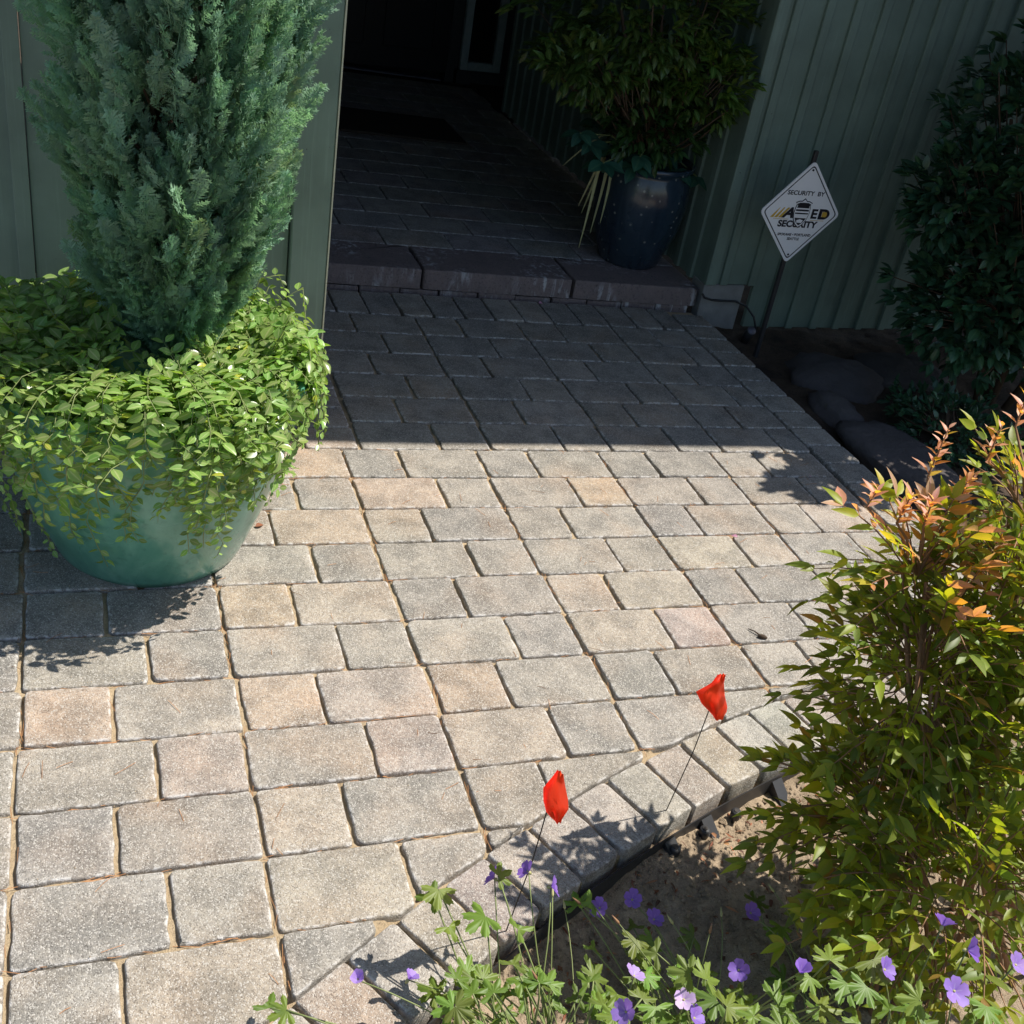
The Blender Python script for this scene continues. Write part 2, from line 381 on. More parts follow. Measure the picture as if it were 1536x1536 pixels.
# ---- patio: sand bed with single pavers
patio = empty('patio', (0, 0, 0)); tag(patio, kind='structure')
XR = 1.553
def sand_z(x, y):
    n = mn.noise((x*7, y*7, 2))*.6+mn.noise((x*31, y*31, 5))*.55+mn.noise((x*90, y*90, 1))*.3
    return -.0098+.0078*n-(.008 if abs(y-curve_y(x)) < .014 else 0)
def sandbed():
    xs = np.linspace(-3.2, 1.69, 150); V = []; F = []
    for x in xs:
        n = curve_n(x); ylo = max(curve_y(x)-.150/abs(n.y)*1.0, -3.0)+.012
        for y, z in ((ylo, -.055), (ylo, -.020), (2.06, -.020)): V.append((x, y, SX*x+z))
    for i in range(len(xs)-1):
        a = i*3; F += [(a, a+3, a+4, a+1), (a+1, a+4, a+5, a+2)]
    return mesh_py('sand_bed', V, F)
link('sand_bed', sandbed(), M['sand'], patio)
def sandfill():
    xs = np.arange(-1.25, 1.552, .0085); ys = np.arange(-.95, 1.83, .0085); V = []; F = []; nx = len(xs); keep = {}
    for j, y in enumerate(ys):
        for i, x in enumerate(xs):
            if y > curve_y(x)-.13 and not (y > .98 and x < -.1):
                keep[(i, j)] = len(V); V.append((x, y, SX*x+sand_z(x, y)))
    for (i, j), a in keep.items():
        b, c, d = keep.get((i+1, j)), keep.get((i+1, j+1)), keep.get((i, j+1))
        if b is not None and c is not None and d is not None: F.append((a, b, c, d))
    return mesh_py('joint_sand', V, F, True)
o = link('joint_sand', sandfill(), M['sand'], patio); o['kind'] = 'stuff'
def clip(poly, fn):
    out = []
    for i in range(len(poly)):
        a, b = poly[i], poly[(i+1) % len(poly)]; fa, fb = fn(a), fn(b)
        if fa >= 0: out.append(a)
        if (fa >= 0) != (fb >= 0):
            lo, hi = a, b
            for _ in range(18):
                m = ((lo[0]+hi[0])/2, (lo[1]+hi[1])/2)
                if (fn(m) >= 0) == (fa >= 0): lo = m
                else: hi = m
            out.append(lo)
    return out
def area(p): return .5*sum(p[i][0]*p[(i+1) % len(p)][1]-p[(i+1) % len(p)][0]*p[i][1] for i in range(len(p)))
def outline(poly, rc, jit):
    """rounded, slightly chipped outline"""
    n = len(poly); P = [Vector(p) for p in poly]; out = []
    for i in range(n):
        a, b, c = P[i-1], P[i], P[(i+1) % n]
        u = (a-b); v = (c-b); lu, lv = u.length, v.length; u.normalize(); v.normalize()
        ang = math.acos(max(-1, min(1, u.dot(v))))
        r = min(rc*rnd(.6, 1.5), .3*lu, .3*lv)
        if ang > 2.6: out.append(b); continue
        p0, p1 = b+u*r, b+v*r
        for t in (0, .5, 1): out.append(p0*(1-t)**2+b*2*t*(1-t)+p1*t*t)
    res = []
    m = len(out)
    for i in range(m):
        a, b = out[i], out[(i+1) % m]; d = (b-a).length; k = max(1, int(d/.024))
        for j in range(k):
            res.append(a.lerp(b, j/k))
    m = len(res); fin = []
    ph = rnd(0, 100)
    for i in range(m):
        t = (res[(i+1) % m]-res[i-1]); nrm = Vector((-t.y, t.x)).normalized()      # inward for CCW
        fin.append((res[i]+nrm*(abs(mn.noise((res[i].x*60+ph, res[i].y*60, ph)))*jit+rnd(0, jit*.35)), nrm))
    return fin
def paver_geo(poly, thick=.058, rc=.0095, jit=.0036):
    if area(poly) < 0: poly = poly[::-1]
    ol = outline(poly, rc, jit); n = len(ol); cx = sum(p.x for p, _ in ol)/n; cy = sum(p.y for p, _ in ol)/n
    rings = [(0.0, -thick, 0), (0.0, -.0048, .4), (.0009, -.0019, 1), (.0024, -.0005, .9), (.0052, .0, .25), (.014, .0, 0)]
    hm = max(.03, math.sqrt(abs(area(poly)))*.5)
    V = []; E = []; F = []
    for off, z, e in rings:
        for p, nr in ol:
            if off < .004: q = p+nr*off
            else:
                c_ = Vector((cx, cy)); q = c_+(p-c_)*(1-off/hm)
            V.append((q.x-cx, q.y-cy, z+(rnd(-.0006, .0006) if -.02 < z < -.0005 else 0))); E.append(e)
    for k in range(len(rings)-1):
        for i in range(n):
            a, b = k*n+i, k*n+(i+1) % n; F.append((a, b, b+n, a+n))
    V.append((0, 0, .0008)); E.append(0); c = len(V)-1; t = (len(rings)-1)*n
    for i in range(n): F.append((t+i, t+(i+1) % n, c))
    return V, F, E, cx, cy
def paver_obj(name, poly, colr, **k):
    k.setdefault('jit', rnd(.0022, .0062)); k.setdefault('rc', rnd(.007, .014))
    V, F, E, cx, cy = paver_geo(poly, **k)
    me = mesh_py(name, V, F, True); a = me.attributes.new('edge', 'FLOAT', 'POINT'); a.data.foreach_set('value', np.array(E, dtype=np.float32))
    o = link(name, me, M['paver'], patio, False)
    o.location = (cx, cy, SX*cx+rnd(-.0016, .0016)); o.rotation_euler = (rnd(-.007, .007), -math.atan(SX)+rnd(-.008, .008), 0)
    o.color = (*colr, 1); return o
GREYS = [(.297, .280, .256), (.315, .297, .272), (.285, .272, .254), (.325, .303, .273), (.308, .286, .256), (.278, .267, .252)]
TAN = (.335, .292, .243); ORANGE = (.36, .290, .222); PINK = (.345, .292, .254)
WARM = [(480,690,ORANGE),(600,740,ORANGE),(885,735,ORANGE),(480,790,ORANGE),(395,905,ORANGE),(415,1045,ORANGE),(700,1025,ORANGE),(310,1145,PINK),(620,1110,PINK),(97,1070,ORANGE),
        (1040,940,PINK),(980,880,TAN),(460,1220,TAN),(760,1090,TAN),(390,790,TAN),(560,1020,TAN),(520,905,TAN),(820,860,TAN),(1240,770,PINK),(930,940,TAN),(500,1320,TAN),(880,885,TAN),(1060,830,TAN),(290,1480,TAN)]
def stone_col(cx, cy, border=False):
    x, y = pj((cx, cy, SX*cx))
    for a, b, c in WARM:
        if abs(a-x) < 42 and abs(b-y) < 24: return tintv(c, .05, .02)
    if border: return tintv(random.choice([TAN, PINK, (.38, .33, .275), (.36, .32, .275), (.335, .31, .275)]), .06, .03)
    return tintv(tuple(a_*b_ for a_, b_ in zip(random.choice(GREYS), (.95, .92, .87))), .09, .007)
PER = .3858; SW = PER*.4; GAP = .0026
def shrink(p): return p
def cell(x0, x1, y0, y1):
    j = lambda: rnd(.0002, .0034); k = lambda: rnd(.0, .0013); a, b, c, d = j(), j(), k(), k()
    return [(x0+a+rnd(0, .0012), y0+c), (x1-b-rnd(0, .0012), y0+c+rnd(0, .001)), (x1-b, y1-d), (x0+a, y1-d-rnd(0, .001))]
far = []          # paving beyond the picture, joined
def put(poly, border=False):
    if len(poly) < 3 or abs(area(poly)) < .0009: return
    cx = sum(p[0] for p in poly)/len(poly); cy = sum(p[1] for p in poly)/len(poly)
    px = [pj((p[0], p[1], SX*p[0])) for p in poly]; z = (np.array([cx, cy, 0])-CAM) @ AF
    vis = z > .3 and max(p[0] for p in px) > -60 and min(p[0] for p in px) < 1596 and max(p[1] for p in px) > 0 and min(p[1] for p in px) < 1600
    hidden = cy > .98 and cx < -.15
    if hidden: return
    if vis: paver_obj('paver', poly, stone_col(cx, cy, border))
    else: far.append((poly, stone_col(cx, cy, border)))
inner = lambda p: p[1]-curve_y(p[0])-.0015
for k in range(-20, 6):                       # lower field: rows of 0.15 m
    y0, y1 = k*.15, (k+1)*.15                 # row with its far edge on line v = -(k+1)
    first_small = (k % 2 == 1)                # v = -k-1 even: square stone first
    dx = rnd(-.006, .006)
    for n in range(-9, 6):
        xs = n*PER+dx; a = SW if first_small else PER-SW
        for xa, xb in ((xs, xs+a), (xs+a, xs+PER)):
            poly = cell(xa, xb, y0, y1)
            poly = clip(poly, lambda p: XR-.004-p[0]); poly = clip(poly, inner) if poly else poly
            if poly: put(poly)
for k in range(6):                            # upper field behind the shadow line
    y0, y1 = .9+k*.155, .9+(k+1)*.155
    dx = rnd(-.006, .006)
    for n in range(-1, 5):
        xs = .061+n*PER+dx; a = SW if k % 2 else PER-SW
        for xa, xb in ((xs, xs+a), (xs+a, xs+PER)):
            poly = cell(xa, xb, y0, y1); poly = clip(poly, lambda p: XR-.004-p[0])
            poly = clip(poly, lambda p: p[0]-.063) if poly else poly
            if poly: put(poly)
y = .9
while y < 2.0:                                # narrow course along the left edge of the entrance
    put(cell(-.092, .059, y, y+.1165), True); y += .1165
x = .061
while x < 1.50:                               # header course along the step
    put(cell(x, min(x+.1165, 1.553), 1.832, 2.035)); x += .1165
y = 0.015
while y < 1.92:                               # right-hand border course
    put(cell(1.556, 1.704, y, y+.1165)); y += .1165
# curved lower border
def border_arc():
    s = []; x = -2.6
    while x < 1.62:
        d = float(np.polyval(np.polyder(_pf), x)); s.append(x); x += .1085/math.sqrt(1+d*d)
    return s
off = -.388-min(border_arc(), key=lambda v: abs(v+.388))
BX = [v+off for v in border_arc()]
for a, b in zip(BX[:-1], BX[1:]):
    na, nb = curve_n(a), curve_n(b); pa, pb = Vector((a, curve_y(a))), Vector((b, curve_y(b)))
    t = (pb-pa).normalized()*.0032; Lg = .146
    poly = [tuple(pa+t*.7+na*rnd(.0, .0025)), tuple(pa+t+na*(Lg+rnd(-.002, .002))), tuple(pb-t+nb*(Lg+rnd(-.002, .002))), tuple(pb-t*.7+nb*rnd(.0, .0025))]
    poly = clip(poly, lambda p: 1.70-p[0])
    if poly: put(poly, True)
fv = []; ff = []; fe = []
for poly, c in far:
    V, F, E, cx, cy = paver_geo(poly); n = len(fv)
    fv += [(v[0]+cx, v[1]+cy, v[2]+SX*(v[0]+cx)) for v in V]; ff += [tuple(i+n for i in f) for f in F]; fe += E
if fv:
    me = mesh_py('paving_beyond', fv, ff, True); a = me.attributes.new('edge', 'FLOAT', 'POINT'); a.data.foreach_set('value', np.array(fe, dtype=np.float32))
    o = link('paving_beyond', me, M['paver'], patio); o['kind'] = 'stuff'; o.color = (.36, .34, .31, 1)

# ---- black plastic edging along the curved border
ed = empty('edging_strip', (.3, curve_y(.3)-.17, gz(.3)-.06)); tag(ed, 'black plastic paver edging strip following the curved border course', 'edging')
def edging():
    V = []; F = []; xs = np.linspace(-1.1, 1.55, 110)
    for x in xs:
        n = curve_n(x); p = Vector((x, curve_y(x))); 
        for d, z in ((.154, -.07), (.154, -.028), (.1575, -.026), (.158, -.070)):
            q = p+n*d; V.append((q.x, q.y, SX*q.x+z+mn.noise((x*5, 0, 0))*.004))
    for i in range(len(xs)-1):
        for j in range(4): a, b = i*4+j, i*4+(j+1) % 4; F.append((a, a+4, b+4, b))
    return mesh_py('strip', V, F)
link('strip', edging(), M['edging'], ed)
for i, x in enumerate((.30, .405, .62)):
    n = curve_n(x); p = Vector((x, curve_y(x))); t = Vector((-n.y, n.x)); mb = MB()
    a, b = p+n*.158, p+n*.205
    V = []
    for s_ in (-.014, .014):
        for q, z in ((a, -.075), (a, -.034), (b, -.075)): V.append((q.x+t.x*s_, q.y+t.y*s_, SX*q.x+z))
    mb.add(V, [(0,1,2), (5,4,3), (0,3,4,1), (1,4,5,2), (2,5,3,0)]); mb.build('brace', M['edging'], ed)
for (px_, py_), lb in zip(((1103, 1222), (1056, 1249), (1012, 1277)), ('sunlit round black spike head on the soil closest to the nandina', 'round black spike head on the soil between two others', 'black spike head on shaded soil closest to the violet flowers')):
    p = at(px_, py_, -.05); sp = empty('spike_head', (p.x, p.y, p.z-.02))
    tag(sp, lb, 'spike', 'spike heads along the edging')
    mb = MB(); mb.lathe([(-.06, .004), (0, .004), (.004, .0105), (.020, .0105), (.023, .009)], p.x, p.y, p.z-.012, 14); mb.build('head', M['edging'], sp, True)
    mb = MB(); mb.lathe([(0, .005), (.002, .005)], p.x, p.y, p.z+.0105, 10); mb.build('cap', M['wire'], sp)

# ================================================================== HOUSE
# ---- left wing wall
WY = .985
hw = empty('entrance_wall', (-.5, WY, .1)); tag(hw, 'sage green board wall with pale-edged corner trim behind the potted conifer', 'wall')
edges = [-.150, -.235, -.485, -.735, -.985, -1.235, -1.485, -1.735, -1.985]
for a, b in zip(edges[1:], edges[:-1]):
    mb = MB(); mb.box(a+.0015, b-.0015, WY, WY+.022, .112+rnd(-.003, .003), 2.4, .0015); mb.build('board', M['paint'], hw)
for e in edges[1:]:
    mb = MB(); mb.box(e-.034, e, WY-.0075, WY-.0005, .112, 2.4, .0012); mb.build('batten', M['paint'], hw)
mb = MB(); mb.box(-.1485, -.057, WY-.022, WY+.022, .108, 2.4, .003); mb.build('corner_trim', M['paint'], hw)
mb = MB()  # narrow pale strip of uneven width along the trim corner
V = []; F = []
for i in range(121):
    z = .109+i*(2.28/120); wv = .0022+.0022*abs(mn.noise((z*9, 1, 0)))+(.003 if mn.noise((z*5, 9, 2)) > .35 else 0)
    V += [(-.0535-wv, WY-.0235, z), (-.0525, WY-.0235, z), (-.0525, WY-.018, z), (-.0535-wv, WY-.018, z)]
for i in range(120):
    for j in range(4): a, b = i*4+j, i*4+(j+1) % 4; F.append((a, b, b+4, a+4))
mb.add(V, F); e = mb.build('pale_edge', M['paleedge'], hw); e['label'] = 'narrow pale strip along the trim corner'
mb = MB(); mb.box(-.0565, -.053, WY-.0175, WY+.022, .11, 2.4); mb.build('trim_return', M['paint'], hw)
mb = MB(); mb.box(-2.0, -.095, WY+.03, WY+.16, -.3, .125); mb.build('foundation', M['concrete'], hw)
# inner left wall of the entrance
il = empty('entrance_side_wall', (-.09, 3.2, 0)); tag(il, 'dark green side wall running back into the recessed entrance from the corner trim', 'wall')
mb = MB(); mb.box(-.20, -.096, 1.15, 5.6, -.2, 2.4); mb.build('wall_panel', M['paint'], il)
# ---- right wall
RY = 2.05
rw = empty('siding_wall', (2.4, RY, 0)); tag(rw, 'dark green vertical batten siding wall behind the security sign', 'wall')
bx = [1.713, 1.809, 1.94, 2.06, 2.178, 2.299, 2.416, 2.535, 2.655, 2.775, 2.895, 3.015, 3.135, 3.255, 3.375, 3.495, 3.615, 3.735, 3.855, 3.975, 4.095]
for i, (a, b) in enumerate(zip(bx[:-1], bx[1:])):
    bot = .049 if b <= 1.9 else (-.135 if i > 1 else .049)
    mb = MB(); mb.box(a+.0012, b-.0012, RY, RY+.02, bot, 2.4, .0012); mb.build('board', M['paint'], rw)
    mb = MB(); mb.box(b-.036, b-.002, RY-.016, RY-.0006, bot, 2.4, .0025); mb.build('batten', M['paint'], rw)
mb = MB(); mb.box(1.704, 1.752, RY-.019, RY+.02, .049, 2.4, .003); mb.build('corner_trim', M['paint'], rw)
mb = MB(); mb.box(1.709, 1.8965, RY-.006, RY+.1, -.2, .047, .004); mb.build('foundation_block', M['concrete'], rw)
cb = empty('power_cord', (1.74, 2.0, 0)); tag(cb, 'thin black cord looped across the concrete block at the wall corner', 'cord')
mb = MB()
cpts = [Vector((1.700, 2.03, .012)), Vector((1.716, 2.032, -.004)), Vector((1.75, 2.034, -.014)), Vector((1.80, 2.034, -.017)), Vector((1.86, 2.03, -.016)), Vector((1.91, 2.02, -.03)), Vector((1.95, 2.0, -.07)), Vector((1.97, 1.98, -.13))]
mb.tube(cpts, .0045, 7); mb.build('cable', M['edging'], cb, True)
# inner right wall of the entrance
ir = empty('porch_side_wall', (1.72, 3.6, 0)); tag(ir, 'dark green batten wall of the porch behind the blue urn', 'wall')
for i in range(21):
    y0 = RY+.022+i*.125
    mb = MB(); mb.box(1.712, 1.76, y0, y0+.122, .03, 2.4); mb.build('board', M['paint'], ir)
    mb = MB(); mb.box(1.699, 1.7115, y0+.088, y0+.122, .03, 2.4); mb.build('batten', M['paint'], ir)
# ---- step and porch floor
st = empty('porch_step', (.9, 2.1, gz(.9))); tag(st, 'weathered reddish stone step of long blocks below the dark porch', 'step')
sj = [-.09, .535, 1.14, 1.703]
for a, b in zip(sj[:-1], sj[1:]):
    poly = [(a+.003, 2.053), (b-.003, 2.053), (b-.003, 2.30), (a+.003, 2.30)]
    V, F, E, cx, cy = paver_geo(poly, .074, .006, .007)
    me = mesh_py('step_block', [(v[0]+cx, v[1]+cy, v[2]+.086+SX*(v[0]+cx)) for v in V], F, True)
    link('step_block', me, M['cap'], st)
mb = MB(); mb.box(-.09, 1.703, 2.085, 2.3, -.2, .010, slope=True); mb.build('riser', M['darksoil'], st)
for i in range(11):
    x0 = .0+i*.152; mb = MB(); mb.box(x0, x0+.1495+rnd(-.006, .0), 2.056+rnd(0, .006), 2.084, -.03, .010+rnd(-.006, .0), .003, slope=True); mb.build('brick', M['cap'], st)
porch = empty('porch_floor', (.8, 3.8, .05)); tag(porch, kind='structure')
mb = MB(); mb.box(-.095, 1.71, 2.301, 5.38, -.2, .073, slope=True); mb.build('mortar_bed', M['darksoil'], porch)
for k in range(16):
    y0 = 2.303+k*.183; xx = -.1-(k % 2)*.14
    while xx < 1.70:
        a, b = max(xx, -.09), min(xx+.275, 1.70)
        if b-a > .05:
            V, F, E, cx, cy = paver_geo(cell(a, b, y0, y0+.183), .02, .005, .002)
            me = mesh_py('paver', V, F, True); at_ = me.attributes.new('edge', 'FLOAT', 'POINT'); at_.data.foreach_set('value', np.array(E, dtype=np.float32))
            o = link('paver', me, M['paver'], porch, False); o.matrix_parent_inverse = pinv(porch)
            o.location = (cx, cy, SX*cx+.085); o.rotation_euler = (rnd(-.004, .004), -math.atan(SX), 0); o.color = (*tintv((.30, .27, .25), .12, .05), 1)
        xx += .275
# ---- back wall, door, sidelight
BY = 5.38
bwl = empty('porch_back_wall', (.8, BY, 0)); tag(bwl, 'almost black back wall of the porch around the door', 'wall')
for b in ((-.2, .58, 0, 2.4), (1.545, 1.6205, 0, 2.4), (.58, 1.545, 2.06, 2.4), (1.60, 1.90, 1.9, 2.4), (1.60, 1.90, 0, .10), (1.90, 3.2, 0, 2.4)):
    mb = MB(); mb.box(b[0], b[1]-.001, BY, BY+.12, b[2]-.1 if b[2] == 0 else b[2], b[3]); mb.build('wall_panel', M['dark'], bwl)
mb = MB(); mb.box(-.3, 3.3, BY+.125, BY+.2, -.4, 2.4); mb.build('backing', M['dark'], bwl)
dr = empty('front_door', (1.05, BY, .05)); tag(dr, 'dark front door above a pale metal threshold strip', 'door')
mb = MB(); mb.box(.585, 1.54, BY-.03, BY+.01, .075, 2.05, .003); mb.build('door_leaf', M['door'], dr)
for x0, x1, z0, z1 in ((.69, 1.0, .2, .9), (1.12, 1.43, .2, .9), (.69, 1.0, 1.05, 1.9), (1.12, 1.43, 1.05, 1.9)):
    mb = MB(); mb.box(x0, x1, BY-.042, BY-.0305, z0, z1, .004); mb.build('panel', M['door'], dr)
mb = MB(); mb.box(.585, 1.50, BY-.075, BY-.035, .086, .098, .003, slope=True); mb.build('threshold', M['metal'], dr)
mb = MB(); mb.lathe([(0, .012), (.02, .012), (.03, .026), (.05, .026), (.06, .015)], 0, 0, 0, 16)
kn = mb.build('knob', M['metal'], dr, True); kn.matrix_parent_inverse = pinv(dr) @ Matrix.Translation((1.48, BY-.03, .95)) @ Matrix.Rotation(R(90), 4, 'X')
sd = empty('sidelight_window', (1.75, BY, .1)); tag(sd, 'narrow green-framed sidelight window beside the dark door', 'window')
mb = MB(); mb.box(1.665, 1.84, BY-.01, BY, .16, 1.9); mb.build('pane', M['glass'], sd)
for b in ((1.62, 1.668, .105, 1.9), (1.837, 1.885, .105, 1.9), (1.6685, 1.8365, .105, .155), (1.6685, 1.8365, 1.85, 1.9)):
    mb = MB(); mb.box(b[0], b[1], BY-.05, BY-.011, b[2], b[3], .003); mb.build('frame', M['frame'], sd)
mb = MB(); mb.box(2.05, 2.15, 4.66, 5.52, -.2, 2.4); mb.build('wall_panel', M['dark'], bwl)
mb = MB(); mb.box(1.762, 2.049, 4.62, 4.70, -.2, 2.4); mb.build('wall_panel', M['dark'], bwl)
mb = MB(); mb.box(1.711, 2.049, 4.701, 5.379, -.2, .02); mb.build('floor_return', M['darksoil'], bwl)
dm = MB(); dm.box(.58, 1.24, 3.85, 4.30, .0865, .100, .003, slope=True)
o = dm.build('door_mat', M['mat_']); tag(o, 'dark rectangular doormat lying on the porch floor', 'mat')
# ---- roofs above the picture: porch ceiling and the right wing's eave
rf = empty('house_roof', (2.5, 2.5, 2.42)); tag(rf, 'dark shingle roof with eave over the porch and the right wing', 'roof')
mb = MB(); mb.box(-3.0, 1.379, 1.02, 7.0, 2.41, 2.55); mb.build('porch_ceiling', M['roof'], rf)
mb = MB(); mb.box(1.38, 7.0, 1.019, 7.0, 2.41, 2.56); mb.build('eave', M['roof'], rf)

# ================================================================== LEFT POT, CONIFER, VINCA
PX, PY = -.51, .50; PZ = gz(PX)
pot = empty('glazed_pot', (PX, PY, PZ)); tag(pot, 'large round jade green glazed planter pot standing on the paving', 'pot')
prof = []
for i in range(25):
    z = .40*i/24; prof.append((z, .2+.11*(1-max(0, 1-z/.40)**1.6)))
prof = [(0, .19)]+prof+[(.412, .318), (.425, .327), (.438, .325), (.443, .315), (.436, .300), (.40, .295)]
mb = MB(); mb.lathe(prof[:-1], PX, PY, PZ, 96); mb.build('bowl', M['pot'], pot, True)
mb = MB(); mb.lathe([(.41, .28), (.425, .298), (.43, .15)], PX, PY, PZ, 40); mb.build('potting_soil', M['darksoil'], pot, True)

# conifer
CX, CY = -.485, .545
con = empty('dwarf_conifer', (CX, CY, PZ+.42)); tag(con, 'blue-green feathery upright dwarf cypress growing in the jade pot', 'conifer')
mb = MB(); mb.tube([(CX, CY, PZ+.40), (CX+.01, CY, PZ+.8), (CX, CY+.01, PZ+1.3), (CX+.02, CY, PZ+1.75)], [.028, .022, .014, .004], 9); mb.build('trunk', M['bark'], con, True)
def plume_kind(name, seed):
    rs = random.Random(seed); V = []; T = []; A = []
    def scale_leaf(p, d, n, ln, wd):
        s_ = d.cross(n).normalized()*wd; b = len(V)
        V.extend([tuple(p-s_*.5), tuple(p+d*ln*.55-s_), tuple(p+d*ln), tuple(p+d*ln*.55+s_), tuple(p+s_*.5)])
        A.extend([.3, 1, 1, 1, .3]); T.extend([(b, b+1, b+4), (b+1, b+3, b+4), (b+1, b+2, b+3)])
    Ln = .125
    ax = [Vector((0, t*Ln, .012*math.sin(t*2.2))) for t in np.linspace(0, 1, 12)]
    for i in range(15):
        t = .06+.94*i/14; p = Vector((0, t*Ln, .012*math.sin(t*2.2)))
        for s_ in (-1, 1):
            az = rs.uniform(-1.1, 1.1)+(math.pi if s_ < 0 else 0); ln = (.036*(1-t)**.7+.010)*rs.uniform(.75, 1.2)
            d = (Vector((math.cos(az), 0, math.sin(az)))*.8+Vector((0, 1.0, 0))).normalized()
            nrm = Vector((rs.uniform(-.6, .6), rs.uniform(-.2, .8), 1.0+rs.uniform(-.3, .3))); nrm = (nrm-d*nrm.dot(d)).normalized(); sd_ = d.cross(nrm)
            m = max(3, int(ln/.0052))
            for j in range(m):
                q = p+d*ln*(j+.3)/m; l2 = .0135*(1-.55*j/m)*rs.uniform(.8, 1.2)
                for s2 in (-1, 1):
                    dd = (d*.8+sd_*s2*.75+nrm*rs.uniform(-.45, .45)).normalized(); scale_leaf(q, dd, nrm, l2, .0015)
            scale_leaf(p+d*ln*.75, d, nrm, ln*.4, .0021)
            scale_leaf(p, d, nrm, ln, .0008)
    scale_leaf(Vector((0, 0, 0)), Vector((0, 1, 0)), Vector((0, 0, 1)), Ln, .0012)
    scale_leaf(Vector((0, Ln*.9, .01)), Vector((0, 1, 0)), Vector((0, 0, 1)), .02, .002)
    return LeafKind(name, V, T, A, M['conifer'])
plumes = [plume_kind('branch', s_) for s_ in (1, 2, 3)]
def con_r(z):       # crown radius against height above the pot soil
    pts = [(.0, .05), (.06, .085), (.14, .145), (.24, .195), (.36, .222), (.6, .238), (.85, .232), (1.05, .20), (1.3, .08), (1.4, .01)]
    for (a, ra), (b, rb) in zip(pts[:-1], pts[1:]):
        if a <= z <= b: return ra+(rb-ra)*(z-a)/(b-a)
    return 0.01
leaves = []; bmb = MB()
for i in range(1750):
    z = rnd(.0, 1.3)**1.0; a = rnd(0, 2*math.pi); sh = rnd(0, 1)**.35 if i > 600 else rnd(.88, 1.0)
    lump = 1+.16*mn.noise((math.cos(a)*1.9+4, math.sin(a)*1.9, z*5))+.09*mn.noise((math.cos(a)*4, math.sin(a)*4+7, z*9))
    r = con_r(z)*.95*sh*lump-.045
    if r < .0: r = .01
    p = Vector((CX+.03+.03*(z-.4)+r*math.cos(a), CY+r*math.sin(a), PZ+.43+z-.04))
    out = Vector((math.cos(a), math.sin(a), 0))
    d = out*rnd(.30, .75)+Vector((0, 0, 1))*rnd(.8, 1.1)+rdir()*.2
    k = random.choice(plumes); t = tintv((1, 1, 1), .22, .06)
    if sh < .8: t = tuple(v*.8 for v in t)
    if random.random() < .05: t = (t[0]*1.2, t[1]*1.08, t[2]*.85)
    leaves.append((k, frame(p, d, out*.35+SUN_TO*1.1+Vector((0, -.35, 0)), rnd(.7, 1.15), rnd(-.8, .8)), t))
    if i % 12 == 0: bmb.tube([Vector((CX, CY, p.z-.12)), Vector((CX, CY, p.z-.1)).lerp(p, .5), p], [.006, .004, .0015], 5)
bmb.build('twigs', M['bark'], con, True)['kind'] = 'stuff'
foliage(con, leaves, 'branch', 'foliage', 300)

# trailing vinca
vin = empty('trailing_vinca', (PX, PY, PZ+.43)); tag(vin, 'bright green vinca spilling over the rim of the jade pot', 'trailing plant')
vk = [blade('leaf', M['vinca'], .038, .022, 5, .26, .14, .45, .9), blade('leaf', M['vinca'], .035, .019, 5, .4, .22, .48, .95), blade('leaf', M['vinca'], .031, .019, 4, .15, .05, .45, .9)]
leaves = []; smb = MB()
def vstem(pts, step=.026, s0=1.0, tip=.6, base=(1, 1, 1)):
    """leaf pairs along a polyline"""
    P = [Vector(p) for p in pts]; acc = rnd(0, step); tot = sum((P[i+1]-P[i]).length for i in range(len(P)-1)); done = 0
    roll = rnd(0, 3)
    for i in range(len(P)-1):
        seg = P[i+1]-P[i]; ln = seg.length
        while acc < ln:
            p = P[i]+seg*(acc/ln); t = (done+acc)/tot; d = seg.normalized()
            side = d.cross(Vector((0, 0, 1)))
            if side.length < .2: side = Vector((math.cos(roll), math.sin(roll), 0))
            if d.z < -.55:
                rad_ = Vector((p.x-PX, p.y-PY, 0)).normalized(); side = rad_.cross(Vector((0, 0, 1)))
            side.normalize(); up2 = side.cross(d).normalized()
            if d.z < -.55: up2 = rad_
            if up2.z < 0 and abs(d.z) < .7: up2 = -up2
            roll += 1.2; sc = s0*(1-(1-tip)*t**2)*rnd(.55, 1.22)
            for s_ in (-1, 1):
                sd2 = (side*s_*math.cos(rnd(-.5, .5))+up2*rnd(-.1, .6)+d*rnd(.2, .7)).normalized()
                up = (up2*.8+Vector((0, 0, .75 if d.z > -.55 else .45))+rdir()*(.5 if d.z > -.55 else .95))
                tv = tintv(base, .34, .10)
                if random.random() < .02: tv = (2.0, 1.4, .8)
                leaves.append((random.choice(vk), frame(p+sd2*.003, sd2, up, sc), tv))
            acc += step*rnd(.8, 1.25)
        acc -= ln; done += ln
    smb.tube(P, [.0010]*(len(P)-1)+[.0006], 4)
